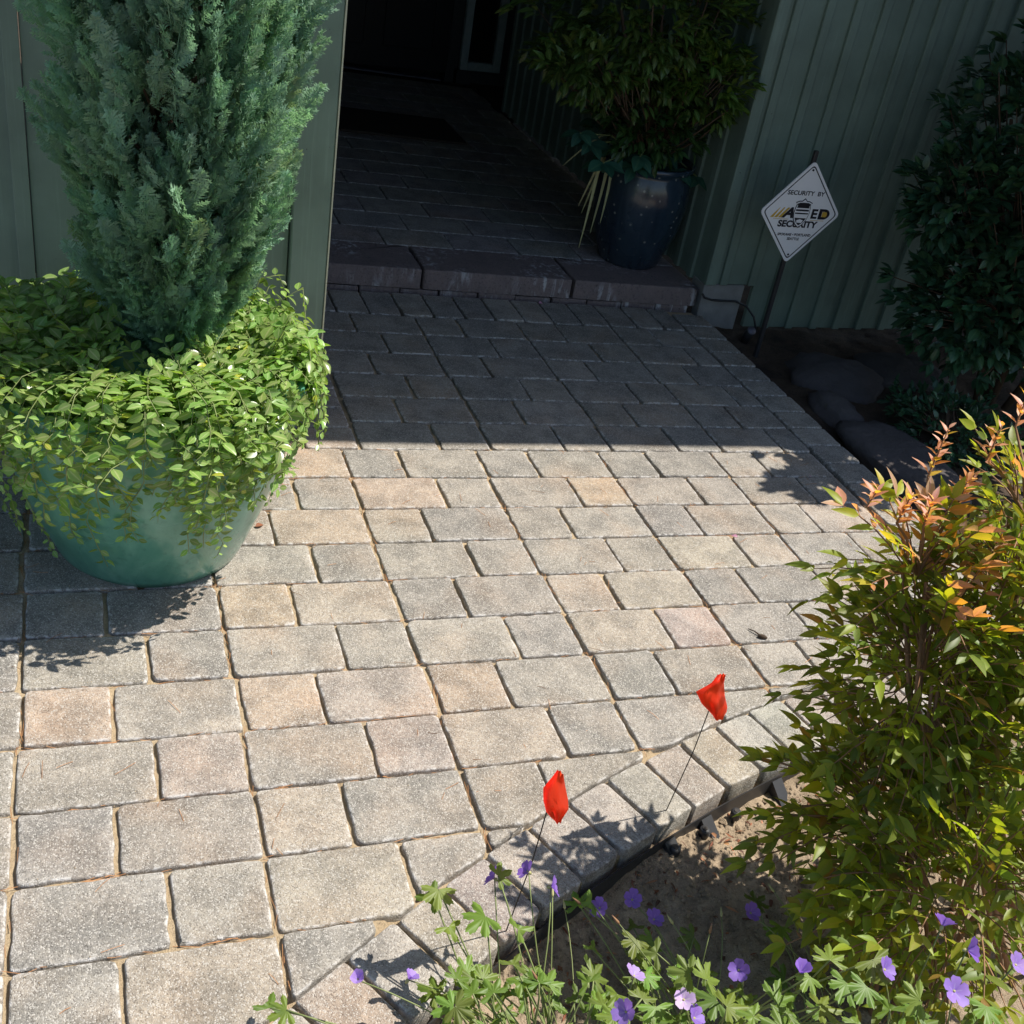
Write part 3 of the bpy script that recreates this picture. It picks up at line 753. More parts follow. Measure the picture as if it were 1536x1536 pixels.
def hang(a, r0, drop, bulge, z0):
    ca, sa = math.cos(a), math.sin(a); pts = []
    zt = PZ+.44+z0
    pts.append((PX+ca*r0*.45, PY+sa*r0*.45, PZ+.42)); pts.append((PX+ca*r0*.75, PY+sa*r0*.75, zt+.02)); pts.append((PX+ca*(.30+bulge*.4), PY+sa*(.30+bulge*.4), zt+.02))
    n = 7; da = rnd(-.25, .25)
    for i in range(1, n+1):
        t = i/n; z = zt-drop*t; rr = .335+bulge*math.sin(min(1, t*1.6)*1.57)*(1-.25*t)
        zz = max(0, z-PZ)
        rp = .2+.11*(1-max(0, 1-min(zz, .4)/.40)**1.6)
        rr = max(rp+.012, rr-.30*max(0, t-.15)*drop)
        aa = a+da*t; pts.append((PX+math.cos(aa)*rr, PY+math.sin(aa)*rr, z+rnd(-.006, .006)))
        if i < n: pts[-1] = tuple(Vector(pts[-1])+Vector((rnd(-.012, .012), rnd(-.012, .012), rnd(-.01, .01))))
    return pts
for i in range(215):
    a = rnd(-math.pi, math.pi)
    front = -math.sin(a)          # towards the camera
    drop = rnd(.05, .23) if random.random() < .85 else rnd(.22, .33)
    if random.random() < .25: drop = rnd(.02, .08)
    vstem(hang(a, .3, drop, rnd(0.0, .075)*(.35 if math.cos(a) > .5 else 1)+(.06*max(0, front) if random.random() < .4 else 0), rnd(-.01, .06)), .025, rnd(.85, 1.1))
for i in range(280):             # mound inside the rim
    a = rnd(-math.pi, math.pi); r = .31*math.sqrt(rnd(.12, 1)); x, y_ = PX+r*math.cos(a), PY+r*math.sin(a); z = PZ+.43
    h = rnd(.03, .10); d = Vector((rnd(-1, 1), rnd(-1, 1), 0)).normalized()
    vstem([(x, y_, z), Vector((x, y_, z+h*.7))+d*.02, Vector((x, y_, z+h))+d*.06], .021, rnd(.9, 1.15), .7)
for a, dr_, b in ((-2.35, .40, .03), (-2.15, .38, .02), (-1.62, .30, .02), (-1.2, .33, .015), (-1.0, .28, .02), (-2.75, .36, .05), (-3.0, .40, .06), (-1.85, .24, .03), (-.55, .30, .03), (-2.55, .34, .06)):
    vstem(hang(a, .3, dr_, b, .03), .028, .95, .6)
for i in range(90):             # higher mound at the back left
    a = rnd(2.7, 3.75); r = rnd(.12, .36); x, y_ = PX+r*math.cos(a), PY+r*math.sin(a); z = PZ+.44
    h = rnd(.05, .15); d = Vector((rnd(-1, 1), rnd(-1, 1), 0)).normalized()
    vstem([(x, y_, z), Vector((x, y_, z+h*.7))+d*.02, Vector((x, y_, z+h))+d*.06], .023, rnd(.95, 1.2), .75)
for i in range(10):              # lanky shoots at the right
    a = rnd(-.5, .75); ca, sa = math.cos(a), math.sin(a)
    vstem([(PX+.22*ca, PY+.22*sa, PZ+.44), (PX+.28*ca, PY+.28*sa, PZ+.53+rnd(-.02, .04)), (PX+.33*ca, PY+.33*sa, PZ+.54+rnd(-.04, .04)), (PX+.355*ca, PY+.355*sa, PZ+.49+rnd(-.08, .03)), (PX+.37*ca, PY+.37*sa, PZ+.42+rnd(-.12, .02))], .025, .85)
smb.build('stem', M['stem'], vin, True)['kind'] = 'stuff'
foliage(vin, leaves, 'leaf', 'foliage', 300)

# ================================================================== PORCH URN
UX, UY = 1.492, 2.335; UZ = gz(UX)+.0868
urn = empty('blue_urn', (UX, UY, UZ)); tag(urn, 'tall dark blue speckled glazed urn standing on the porch step', 'urn')
mb = MB(); mb.lathe([(0, .115), (.01, .125), (.08, .150), (.17, .178), (.27, .190), (.34, .187), (.38, .176), (.395, .172), (.402, .184), (.42, .186), (.425, .178), (.405, .165)], UX, UY, UZ, 64); mb.build('body', M['urn'], urn, True)
us = empty('porch_shrub', (UX, UY, UZ+.42)); tag(us, 'yellow-green leafy shrub with a dense crown growing in the blue urn', 'shrub')
ul = [blade('leaf', M['urnleaf'], .055, .022, 4, .3, .2, .45), blade('leaf', M['urnleaf'], .048, .020, 4, .3, .3, .42)]
leaves = []; mbt = MB()
def cluster(p, d, kinds, n, spread, base, sc=1.0, v=.25):
    d = Vector(d).normalized()
    for i in range(n):
        dd = (d+rdir()*spread).normalized(); up = Vector((0, 0, 1))+rdir()*.6
        leaves.append((random.choice(kinds), frame(Vector(p)+rdir()*.012, dd, up, sc*rnd(.75, 1.15)), tintv(base, v, .12)))
def crown(center, rad, ncl, kinds, per=6, shell=.45, base=(1, 1, 1), sc=1.0, stems=None, smat=None, lumps=.25, keep=None, up=.35, ls=3.0, sk=5):
    c = Vector(center)
    for i in range(ncl):
        n = rdir(); lp = 1+lumps*mn.noise((n.x*ls+c.x, n.y*ls, n.z*ls)); r = rnd(shell, 1)**.6*lp
        p = Vector((c.x+n.x*rad[0]*r, c.y+n.y*rad[1]*r, c.z+n.z*rad[2]*r))
        if keep and not keep(p): continue
        b = base(p, r) if callable(base) else base
        cluster(p, n+Vector((0, 0, up)), kinds, per, .75, b, sc)
        if stems and i % sk == 0: mbt.tube([stems, Vector(stems).lerp(p, .5)+rdir()*.03, p], [.006, .004, .002], 5)
ok = lambda p: p.x < 1.68
crown((1.28, 2.20, 1.04), (.42, .30, .36), 620, ul, 6, .3, stems=(UX, UY, UZ+.4), keep=ok, lumps=.5, sk=40)
crown((1.42, 2.24, .62), (.24, .17, .16), 170, ul, 6, .2, base=(.55, .7, .8), keep=ok)
crown((1.55, 2.12, .80), (.16, .18, .16), 130, ul, 6, .3, base=(1.1, 1.1, .8), stems=(UX, UY, UZ+.4), keep=ok)
crown((1.05, 2.12, .82), (.20, .18, .08), 70, ul, 6, .3, stems=(UX, UY, UZ+.4), keep=ok)
for q in ((.0, .0), (.03, .02), (-.03, .01)): mbt.tube([(UX+q[0], UY+q[1], UZ+.38), (UX+q[0]*2-.05, UY-.02, UZ+.6), (1.30+q[0]*4, 2.2, 1.0)], [.013, .010, .006], 7)
mbt.build('trunk', M['bark'], us, True)
foliage(us, leaves, 'leaf', 'crown', 300)
hl = empty('broad_leaf_plant', (UX, UY-.05, UZ+.42)); tag(hl, 'dark broad-leaved hellebore over the rim of the blue urn', 'plant')
leaves = []; mbt = MB(); bk = [blade('leaf', M['broad'], .105, .058, 5, .22, .25, .5, .8), blade('leaf', M['broad'], .09, .045, 5, .25, .3, .5, .8)]
for px_, py_, h in ((870, 200, .55), (915, 225, .5), (950, 250, .46), (1015, 255, .45), (885, 215, .52), (930, 190, .56), (975, 205, .54), (960, 235, .50), (905, 245, .47), (1000, 230, .5), (1045, 265, .42), (890, 180, .56)):
    p = at(px_, py_, h+.05); p.y = max(p.y, 2.02)
    for i in range(5):
        a = i*1.257+rnd(-.3, .3); leaves.append((random.choice(bk), frame(p, (math.cos(a), math.sin(a)-.3, rnd(-.5, .1)), (0, -.6, 1), rnd(.7, 1.0)), tintv((1, 1, 1), .25, .1)))
    mbt.tube([(UX, UY, UZ+.40), Vector((UX, UY, UZ+.5)).lerp(p, .6), p], [.004, .003, .003], 5)
mbt.build('stem', M['stem'], hl, True); foliage(hl, leaves, 'leaf', 'foliage', 60)
sg = empty('strap_leaf_plant', (UX, UY-.05, UZ+.42)); tag(sg, 'pale strap leaves of a spider plant arching down over the blue urn', 'plant')
for (x0, y0, h0), (x1, y1, h1) in (((905, 235, .50), (872, 320, .28)), ((900, 240, .5), (868, 372, .16)), ((918, 250, .47), (900, 335, .25)), ((925, 260, .45), (910, 305, .3)), ((985, 235, .5), (965, 362, .18)), ((912, 245, .48), (885, 350, .2)), ((930, 255, .46), (917, 330, .26)), ((990, 240, .48), (985, 300, .32)), ((970, 245, .47), (962, 320, .27)), ((975, 240, .48), (958, 280, .36)),
        ((935, 172, .6), (880, 190, .55)), ((890, 175, .6), (828, 235, .45)), ((910, 115, .72), (878, 140, .66)), ((900, 232, .5), (857, 300, .3)), ((1085, 180, .6), (1082, 230, .48))):
    A_, B_ = at(x0, y0, h0), at(x1, y1, h1); A_.y = max(2.03, min(A_.y, 2.3)); B_.y = max(2.02, min(B_.y, 2.3))
    mid = A_.lerp(B_, .35)+Vector((0, -.02, .05)); V = []; F = []; n = 10
    for i in range(n+1):
        t = i/n; p = A_*(1-t)**2+mid*2*t*(1-t)+B_*t*t; wd = .0075*(1-t)**.6+.0010
        V += [p+Vector((wd, 0, 0)), p+Vector((0, -.002, .0015)), p-Vector((wd, 0, 0))]
    for i in range(n): F += [(i*3, i*3+1, i*3+4, i*3+3), (i*3+1, i*3+2, i*3+5, i*3+4)]
    me = mesh_py('strap_leaf', V, F, True); a = me.attributes.new('tint', 'FLOAT_COLOR', 'POINT'); a.data.foreach_set('color', np.ones(len(V)*4, dtype=np.float32))
    link('strap_leaf', me, M['strap'], sg).color = (*tintv((1, .95, .8), .2, .05), 1)

# ================================================================== SIGN
sg = empty('security_sign', (1.872, 1.80, gz(1.87)-.07)); tag(sg, 'white diamond security sign on a black stake in front of the green siding', 'sign')
SC = Vector((1.866, 1.785, .442)); SHW, SHH = .173, .194
def sp(u, v, d=0.0): return (SC.x+u, SC.y-d, SC.z+v)
def rounded_diamond(hw, hh, rr, n=5):
    c = [Vector((0, -hh)), Vector((hw, 0)), Vector((0, hh)), Vector((-hw, 0))]; out = []
    for i in range(4):
        a, b, d = c[i-1], c[i], c[(i+1) % 4]; p0, p1 = b+(a-b).normalized()*rr, b+(d-b).normalized()*rr
        for k in range(n): t = k/(n-1); out.append(p0*(1-t)**2+b*2*t*(1-t)+p1*t*t)
    return out
def plate(name, pts, d0, d1, mat, parent):
    n = len(pts); V = [sp(p[0], p[1], d0) for p in pts]+[sp(p[0], p[1], d1) for p in pts]
    F = [tuple(range(n))[::-1], tuple(range(n, 2*n))]+[(i, (i+1) % n, (i+1) % n+n, i+n) for i in range(n)]
    return link(name, mesh_py(name, V, F), mat, parent)
def ringplate(name, o, i, d, mat, parent):
    n = len(o); V = [sp(p[0], p[1], d) for p in o]+[sp(p[0], p[1], d) for p in i]
    return link(name, mesh_py(name, V, [(k, (k+1) % n, (k+1) % n+n, k+n) for k in range(n)]), mat, parent)
pl = plate('plate', rounded_diamond(SHW, SHH, .018), 0, .004, M['signwhite'], sg)
ringplate('border_line', rounded_diamond(SHW*.925, SHH*.925, .015), rounded_diamond(SHW*.895, SHH*.895, .014), .0046, M['ink'], sg)
for v in (.160, -.160): plate('rivet', [(.004*math.cos(a), v+.004*math.sin(a)) for a in np.linspace(0, 2*math.pi, 9)[:-1]], .004, .0062, M['ink'], sg)
mb = MB(); mb.box(1.858, 1.874, 1.787, 1.803, -.17, .668, .002); mb.build('stake', M['edging'], sg)
def text(s_, u, v, size, mat, sx=1.0, bold=0.0, shear=0.0, d=.0050):
    cu = bpy.data.curves.new('lettering', 'FONT'); cu.body = s_; cu.size = size; cu.align_x = 'CENTER'; cu.align_y = 'CENTER'; cu.offset = bold; cu.shear = shear
    to = bpy.data.objects.new('lettering', cu); COL.objects.link(to); bpy.context.view_layer.update()
    me = bpy.data.meshes.new_from_object(to.evaluated_get(bpy.context.evaluated_depsgraph_get())); bpy.data.objects.remove(to); bpy.data.curves.remove(cu)
    for vt in me.vertices: x, y_, _ = vt.co; vt.co = sp(u+x*sx, v+y_, d)
    me.materials.clear(); return link('lettering', me, mat, sg)
text('SECURITY  BY', 0, .074, .0225, M['ink'], 1.15, .0005)
text('A', -.052, -.002, .052, M['ink'], 1.25, .0024, .28)
text('E', .060, -.002, .048, M['ink'], 1.15, .0018)
text('D', .103, -.002, .050, M['ink'], 1.3, .0026)
text('SECURITY', 0, -.043, .033, M['ink'], 1.15, .0014)
text('SPOKANE \u2022 PORTLAND', 0, -.083, .0135, M['ink'], 1.02, .0004)
text('SEATTLE', 0, -.099, .0135, M['ink'], 1.02, .0004)
for k in range(3):
    u0 = -.125+k*.017; hgt = .018
    plate('gold_bar', [(u0, -.020), (u0+.013, -.020), (u0+.013+.020+k*.004, .018), (u0+.016+.016, .018)], .0040, .0051, M['gold'], sg)
plate('gold_bar', [(.095, -.010), (.112, -.010), (.116, -.005), (.116, .003), (.112, .009), (.095, .009)], .004, .0056, M['gold'], sg)
for u0, u1 in ((-.11, -.045), (.05, .11)): plate('gold_line', [(u0, -.0255), (u1, -.0255), (u1, -.0243), (u0, -.0243)], .004, .0050, M['gold'], sg)
def shield(k, cx=0.004, cy=.006):
    P = [(0, -.062), (.016, -.050), (.029, -.030), (.034, -.006), (.033, .012), (.030, .026), (.036, .034), (.022, .040), (.011, .040), (0, .050), (-.011, .040), (-.022, .040), (-.036, .034), (-.030, .026), (-.033, .012), (-.034, -.006), (-.029, -.030), (-.016, -.050)]
    return [(cx+x*k, cy+y_*k) for x, y_ in P]
plate('shield', shield(1.0), .004, .0058, M['ink'], sg)
plate('shield', shield(.93), .004, .0062, M['signwhite'], sg)
def band(y0, y1, k=.84):
    P = [Vector(p) for p in shield(k)]; q = clip([tuple(p) for p in P], lambda p: p[1]-y0); q = clip(q, lambda p: y1-p[1]); return q
for y0, y1 in ((.020, .040), (-.045, -.018), (.008, .0145), (-.003, .002)):
    q = band(y0, y1)
    if len(q) > 2: plate('shield_band', q, .004, .0066, M['ink'], sg)
plate('shield_band', [(-.008, -.036), (.014, -.036), (.018, -.026), (.004, -.022), (-.010, -.026)], .004, .0070, M['signwhite'], sg)

# ================================================================== RIGHT BED: rocks, pipe, camellia
def rock(name, c, rad, label, seed, flat=1.0):
    V = []; F = []; nu, nv = 28, 16
    for j in range(nv+1):
        ph = math.pi*j/nv
        for i in range(nu):
            th = 2*math.pi*i/nu; d = Vector((math.sin(ph)*math.cos(th), math.sin(ph)*math.sin(th), math.cos(ph)))
            k = 1+.28*mn.noise((d.x*1.3+seed, d.y*1.3, d.z*1.3))+.10*mn.noise((d.x*4+seed, d.y*4, d.z*4))+.04*mn.noise((d.x*11, d.y*11+seed, d.z*11))
            z = d.z*k; z = math.copysign(min(abs(z), flat), z) if flat < 1 else z
            V.append((c[0]+d.x*rad[0]*k, c[1]+d.y*rad[1]*k, c[2]+z*rad[2]))
    for j in range(nv):
        for i in range(nu):
            a, b = j*nu+i, j*nu+(i+1) % nu; F.append((a, a+nu, b+nu, b))
    o = link(name, mesh_py(name, V, F, True), M['rock']); tag(o, label, 'rock'); return o
rock('boulder', (1.95, .92, -.13), (.16, .28, .075), 'flat-topped grey stone lying alongside the patio edge', 3, .55)
rock('boulder', (2.12, 1.60, -.15), (.20, .19, .065), 'low dark boulder on the soil below the security sign', 11)
rock('boulder', (2.48, 1.66, -.16), (.22, .16, .07), 'dark boulder under the camellia by the siding', 17)
rock('boulder', (1.92, 1.30, -.135), (.08, .13, .05), 'small reddish stone in the soil beside the patio border', 23)
ph = empty('drip_pipe', (1.86, 1.86, -.1)); tag(ph, 'short stub of black irrigation pipe beside the sign stake', 'pipe')
mb = MB(); p0 = at(1125, 497, -.02); mb.tube([p0+Vector((0, .02, -.06)), p0+Vector((0, .01, -.02)), p0+Vector((0, -.008, .006))], [.018, .018, .018], 12); mb.build('pipe', M['edging'], ph, True)
mb = MB(); mb.tube([p0+Vector((0, -.0082, .0062)), p0+Vector((0, -.011, .009))], [.0185, .0185], 14); mb.build('rim', M['metal'], ph, True)

cam_ = empty('camellia_shrub', (2.75, 1.35, gz(2.75)-.09)); tag(cam_, 'dense dark glossy camellia shrub in front of the siding beside the sign', 'shrub')
ck = [blade('leaf', M['camellia'], .062, .032, 4, .25, .15, .48, .85), blade('leaf', M['camellia'], .055, .027, 4, .3, .25, .48, .9)]
leaves = []; mbt = MB(); base0 = (2.75, 1.35, -.15)
crown((2.74, 1.42, .86), (.52, .48, .72), 1050, ck, 6, .45, stems=(2.72, 1.40, .15), lumps=.35, keep=lambda p: p.y < 2.0)
crown((2.52, .92, .95), (.42, .32, .42), 420, ck, 6, .35, stems=(2.72, 1.40, .25), lumps=.4)
crown((2.22, .74, 1.15), (.15, .09, .13), 110, ck, 6, .3, stems=(2.72, 1.40, .8), lumps=.4)
crown((2.46, 1.36, .30), (.32, .26, .28), 380, ck, 6, .3, stems=(2.72, 1.40, .15), lumps=.35)
crown((2.85, 1.25, .30), (.34, .30, .34), 300, ck, 6, .3, stems=(2.85, 1.30, .05), lumps=.35)
crown((2.30, 1.52, .62), (.16, .18, .22), 150, ck, 6, .35, stems=(2.72, 1.40, .15), lumps=.4)
for q in ((0, 0), (.05, -.03), (-.05, .02), (.02, .05)): mbt.tube([(2.72+q[0], 1.38+q[1], -.16), (2.72+q[0]*3, 1.38+q[1]*3, .3), (2.70+q[0]*6, 1.38+q[1]*6, .9)], [.016, .012, .006], 7)
mbt.build('trunk', M['bark'], cam_, True); foliage(cam_, leaves, 'leaf', 'crown', 300)

gc = empty('ground_cover', (2.25, 1.05, -.15)); tag(gc, 'low dark green ground cover between the flat stone and the camellia', 'plant')
leaves = []; mbt = MB(); gck = [blade('leaf', M['camellia'], .034, .018, 4, .25, .15, .48, .85)]
crown((2.28, 1.10, -.09), (.24, .28, .10), 230, gck, 5, .3, stems=(2.28, 1.1, -.14))
mbt.build('stem', M['bark'], gc, True); foliage(gc, leaves, 'leaf', 'foliage', 80)
# ================================================================== NANDINA
nk = [blade('leaflet', M['nandina'], .042, .0150, 4, .35, .18, .40, 1.0), blade('leaflet', M['nandina'], .038, .0125, 4, .3, .3, .38, 1.05), blade('leaflet', M['nandina'], .035, .0145, 4, .25, .1, .42, 1.0)]
def nandina(name, label, base, blobs, tips, seedcol):
    global leaves, mbt
    root = empty(name, base); tag(root, label, 'shrub', None); leaves = []; mbt = MB()
    def frond(p, d, n, sc, colf):
        d = Vector(d).normalized(); side = d.cross(Vector((0, 0, 1)))
        side = side.normalized() if side.length > .1 else Vector((1, 0, 0)); up = side.cross(d).normalized()
        ln = .034*n*sc; pts = []
        for i in range(n+1):
            t = i/n; pts.append(Vector(p)+d*ln*t+Vector((0, 0, -.03*sc*t*t*n/3)))
        mbt.tube(pts, [.0013]*n+[.0007], 4, False)
        for i in range(1, n+1):
            for s_ in (-1, 1):
                dd = side*s_*rnd(.6, 1.0)+d*rnd(.5, .9)+up*rnd(-.25, .25)+Vector((0, 0, -.15))
                leaves.append((random.choice(nk), frame(pts[i], dd, up+rdir()*.55, sc*rnd(.55, 1.2)), colf(pts[i])))
        leaves.append((random.choice(nk), frame(pts[-1], d+Vector((0, 0, -.1)), up+rdir()*.3, sc*rnd(.9, 1.15)), colf(pts[-1])))
    def colf(p):
        k = random.random()
        if seedcol(p) > random.random(): return random.choice([(3.6, 1.25, 3.4), (3.5, 1.3, 1.7), (2.8, 1.8, 1.4), (3.7, 1.35, 6.0), (2.1, 1.7, .8), (3.3, 1.6, 7.0), (1.5, 1.45, .7), (1.6, 1.5, .7)])
        if k < .07: return tintv((1.8, 1.5, .8), .2, .1)
        if k < .10: return tintv((1.5, .75, 1.0), .2, .1)
        return tintv((1, 1, 1) if k < .6 else (1.5, 1.35, .9), .28, .1)
    for c, rad, nf in blobs:
        c = Vector(c)
        for i in range(nf):
            n = rdir(); lp = 1+.35*mn.noise((n.x*2.5+c.x*7, n.y*2.5, n.z*2.5)); r = rnd(.3, 1)**.6*lp
            p = Vector((c.x+n.x*rad[0]*r, c.y+n.y*rad[1]*r, c.z+n.z*rad[2]*r))
            if p.z < SX*p.x-.02: continue
            frond(p, n+Vector((0, 0, .35))+rdir()*.4, random.choice((3, 3, 4, 4)), rnd(.85, 1.15), colf)
    for p, d, n in tips:
        p = Vector(p); n = int(n*1.7)
        for j in range(n):
            t = j/max(1, n-1); q = p+Vector(d)*t; out = Vector((math.cos(j*2.4), math.sin(j*2.4), rnd(.5, 1.4))); ln = rnd(.55, 1.0)*(1.05-.35*t)
            leaves.append((random.choice(nk), frame(q, out, Vector((0, 0, 1)), ln), random.choice([(3.7, 1.35, 5.5), (4.0, 1.75, 9.0), (3.3, 1.7, 1.7), (3.7, 1.3, 3.4)])))
        c0 = Vector(min(blobs, key=lambda b_: (Vector(b_[0])-p).length+(.0 if b_[0][2] < p.z-.08 else 1))[0])
        mbt.tube([c0, c0.lerp(p, .6)+Vector((0, 0, .01)), p, p+Vector(d)], [.003, .0026, .002, .001], 5)
    for i in range(12):
        c, rad, _ = random.choice(blobs); q = Vector(c)+rdir()*min(rad)*.6
        mbt.tube([Vector(base)+Vector((rnd(-.10, .10), rnd(-.1, .1), -.03)), Vector(base).lerp(q, .5)+rdir()*.03, q], [.006, .005, .003], 6)
    mbt.build('stem', M['redstem'], root, True)['kind'] = 'stuff'
    foliage(root, leaves, 'leaflet', 'foliage', 300)
def bl(px_, py_, h, rad, n): p = at(px_, py_, h); return ((p.x, p.y, p.z), rad, n)
def tp(px_, py_, h, up, n): p = at(px_, py_, h); return ((p.x, p.y, p.z), (rnd(-.01, .01), 0, up), n)
nandina('heavenly_bamboo', 'nandina bush with orange and pink new shoots beside the curved border', (.66, -.84, gz(.66)-.08),
    [bl(1330, 1225, .27, (.085, .10, .12), 150), bl(1430, 1340, .27, (.12, .12, .15), 140), bl(1385, 1010, .52, (.065, .08, .12), 150), bl(1375, 865, .66, (.04, .045, .045), 34)],
    [tp(1392, 715, .76, .09, 13), tp(1345, 785, .74, .05, 9), tp(1430, 770, .74, .06, 10), tp(1385, 790, .74, .05, 11), tp(1300, 760, .75, .03, 6), tp(1440, 745, .76, .04, 7)],
    lambda p: .95*max(0, min(1, (p.z-.63)/.05)))
nandina('heavenly_bamboo', 'taller nandina bush with yellow-green tips behind the orange-tipped one', (.90, -.80, gz(.90)-.08),
    [bl(1515, 1160, .40, (.11, .12, .17), 140), bl(1515, 930, .62, (.075, .09, .11), 110), bl(1540, 780, .76, (.055, .06, .06), 45), bl(1650, 1060, .5, (.17, .17, .25), 120)],
    [tp(1523, 640, .86, .09, 10), tp(1480, 690, .84, .06, 8), tp(1560, 640, .88, .07, 9)],
    lambda p: .35*max(0, min(1, (p.z-.70)/.1)))

# ================================================================== CRANESBILL GERANIUMS
def palmate(name, mat, size, lobes=5):
    V = [(0, 0, 0)]; A = [0]; T = []; n = 0; rim = []
    for l in range(lobes):
        a0 = (l-(lobes-1)/2)*(2.9/(lobes-1))*1.15; ln = size*(1-.10*abs(l-(lobes-1)/2))
        for da, r, al in ((-.33, .46, .8), (-.30, .70, 1), (-.20, .78, .9), (-.17, .90, 1), (-.08, .88, .9), (0, 1.0, .6), (.08, .88, .9), (.17, .90, 1), (.20, .78, .9), (.30, .70, 1), (.33, .46, .8)):
            a = a0+da; rim.append(len(V)); V.append((math.sin(a)*r*ln, math.cos(a)*r*ln, .10*ln*math.cos(da*12)*r-.12*ln*r*r)); A.append(al)
    for i in range(len(rim)-1): T.append((0, rim[i+1], rim[i]))
    return LeafKind(name, V, T, A, mat)
gk = [palmate('leaf', M['geranium'], .036), palmate('leaf', M['geranium'], .031), palmate('leaf', M['geranium'], .027, 3)]
pk = LeafKind('petal', *(lambda: (
    [(-.0012, 0, 0), (0, 0, -.0005), (.0012, 0, 0), (-.0055, .008, .0030), (0, .008, .0018), (.0055, .008, .0030), (-.0075, .0135, .0042), (0, .0145, .0030), (.0075, .0135, .0042), (-.0045, .0175, .004), (0, .0170, .0032), (.0045, .0175, .004)],
    [(0,1,4),(0,4,3),(1,2,5),(1,5,4),(3,4,7),(3,7,6),(4,5,8),(4,8,7),(6,7,10),(6,10,9),(7,8,11),(7,11,10)],
    [.2, .1, .2, .7, .1, .7, 1, .4, 1, 1, .8, 1]))(), M['petal'])
clumps = {}
def clump(i, base, label): 
    r = empty('cranesbill', base); tag(r, label, 'flower', 'cranesbill geraniums in the bed'); clumps[i] = dict(root=r, base=Vector(base), mb=MB(), leaves=[])
clump(0, (-.05, -.93, gz(0)-.075), 'violet cranesbill geranium in front of the flag beside the curved border')
clump(1, (.22, -.92, gz(.2)-.075), 'cranesbill geranium with pale lilac bloom in the middle of the bed')
clump(2, (.50, -.86, gz(.5)-.08), 'shaded cranesbill geranium at the foot of the nandina')
clump(3, (.45, -1.12, gz(.45)-.08), 'cranesbill geranium with violet blooms in front of the nandina foliage')
def near_clump(p): return min(clumps.values(), key=lambda c: (c['base'].xy-p.xy).length)
def stem_to(c, p, r=.0013):
    b = c['base']+Vector((rnd(-.07, .07), rnd(-.05, .05), 0)); mid = b.lerp(p, .55)+Vector((rnd(-.02, .02), rnd(-.02, .02), .035))
    pts = [b*(1-t)**2+mid*2*t*(1-t)+p*t*t for t in np.linspace(0, 1, 8)]
    c['mb'].tube(pts, [r*1.3]*4+[r]*4, 5); return (pts[-1]-pts[-2]).normalized()
def gleaf(px_, py_, h, sc=1.0):
    p = at(px_, py_, h); c = near_clump(p); stem_to(c, p)
    fa = rnd(0, 6.28); up = Vector((rnd(-.4, .5), rnd(-.6, .2), 1)); y_ = Vector((math.cos(fa), math.sin(fa), -.1))
    c['leaves'].append((random.choice(gk), frame(p, y_, up, sc*rnd(.85, 1.15)), tintv((1, 1, 1), .25, .12)))
def gflower(px_, py_, h, face=(0, -.3, 1), pale=0, sc=1.0, cup=.25):
    p = at(px_, py_, h); c = near_clump(p); stem_to(c, p, .0011)
    f = Vector(face).normalized(); u = f.orthogonal().normalized(); v = f.cross(u); root = c['root']
    fl = bpy.data.objects.new('flower', None); fl.empty_display_size = .01; COL.objects.link(fl)
    # flower centre as a small mesh so that petals hang from it
    mb = MB(); mb.tube([p-f*.006, p-f*.002, p+f*.003], [.0012, .003, .0015], 7); bpy.data.objects.remove(fl)
    fl = mb.build('flower', M['palestem'], root, True)
    for i in range(5):
        a = i*1.2566+.3; d = u*math.cos(a)+v*math.sin(a); t = (1.0+1.4*pale, 1.0+2.2*pale, 1.0+.45*pale)
        o = bpy.data.objects.new('petal', pk.mesh()); COL.objects.link(o); o.parent = fl; o.matrix_parent_inverse = pinv(root) @ Matrix() if False else fl_inv(fl)
        o.matrix_basis = Matrix(frame(p+f*.001, d+f*cup, f, sc*rnd(.92, 1.08)).tolist()); o.color = (*tintv(t, .08, .04), 1)
def fl_inv(o):
    p = o.parent; m = Matrix.LocRotScale(p.location, p.rotation_euler, p.scale) @ o.matrix_parent_inverse
    return m.inverted()
for a in ((793, 1308, .17, (-.6, .3, .5)), (826, 1330, .17, (.8, -.2, .35)), (742, 1318, .15, (-.7, .5, .4)), (537, 1470, .10, (-.2, -.2, 1), .35, .9, .9), (612, 1470, .10, (.5, .2, .7), .2, .9, .7),
          (948, 1350, .05, (-.2, -.4, 1)), (900, 1362, .05, (-.5, -.2, .6)), (980, 1380, .05, (.2, -.2, 1)), (1125, 1370, .08, (.2, -.4, 1)), (1108, 1455, .14, (-.4, -.4, .6)),
          (950, 1465, .14, (.4, .1, .8), .5), (1025, 1500, .18, (-.2, -.4, 1), 1.0), (940, 1518, .18, (-.6, -.1, .5), .15, 1.1), (1040, 1528, .18, (.4, -.2, .7)),
          (1413, 1390, .36, (.6, .5, .55), .1, 1.1, .5), (1450, 1425, .36, (.85, -.3, .2), .1, 1.15, .4), (1430, 1487, .36, (.0, -.45, 1), .1, 1.15, .15), (1200, 1460, .33, (.1, .1, 1), .0, 1.0, .8), (1325, 1455, .34, (.3, -.3, .6)), (1522, 1448, .34, (.2, -.3, .8), .2)):
    gflower(*a)
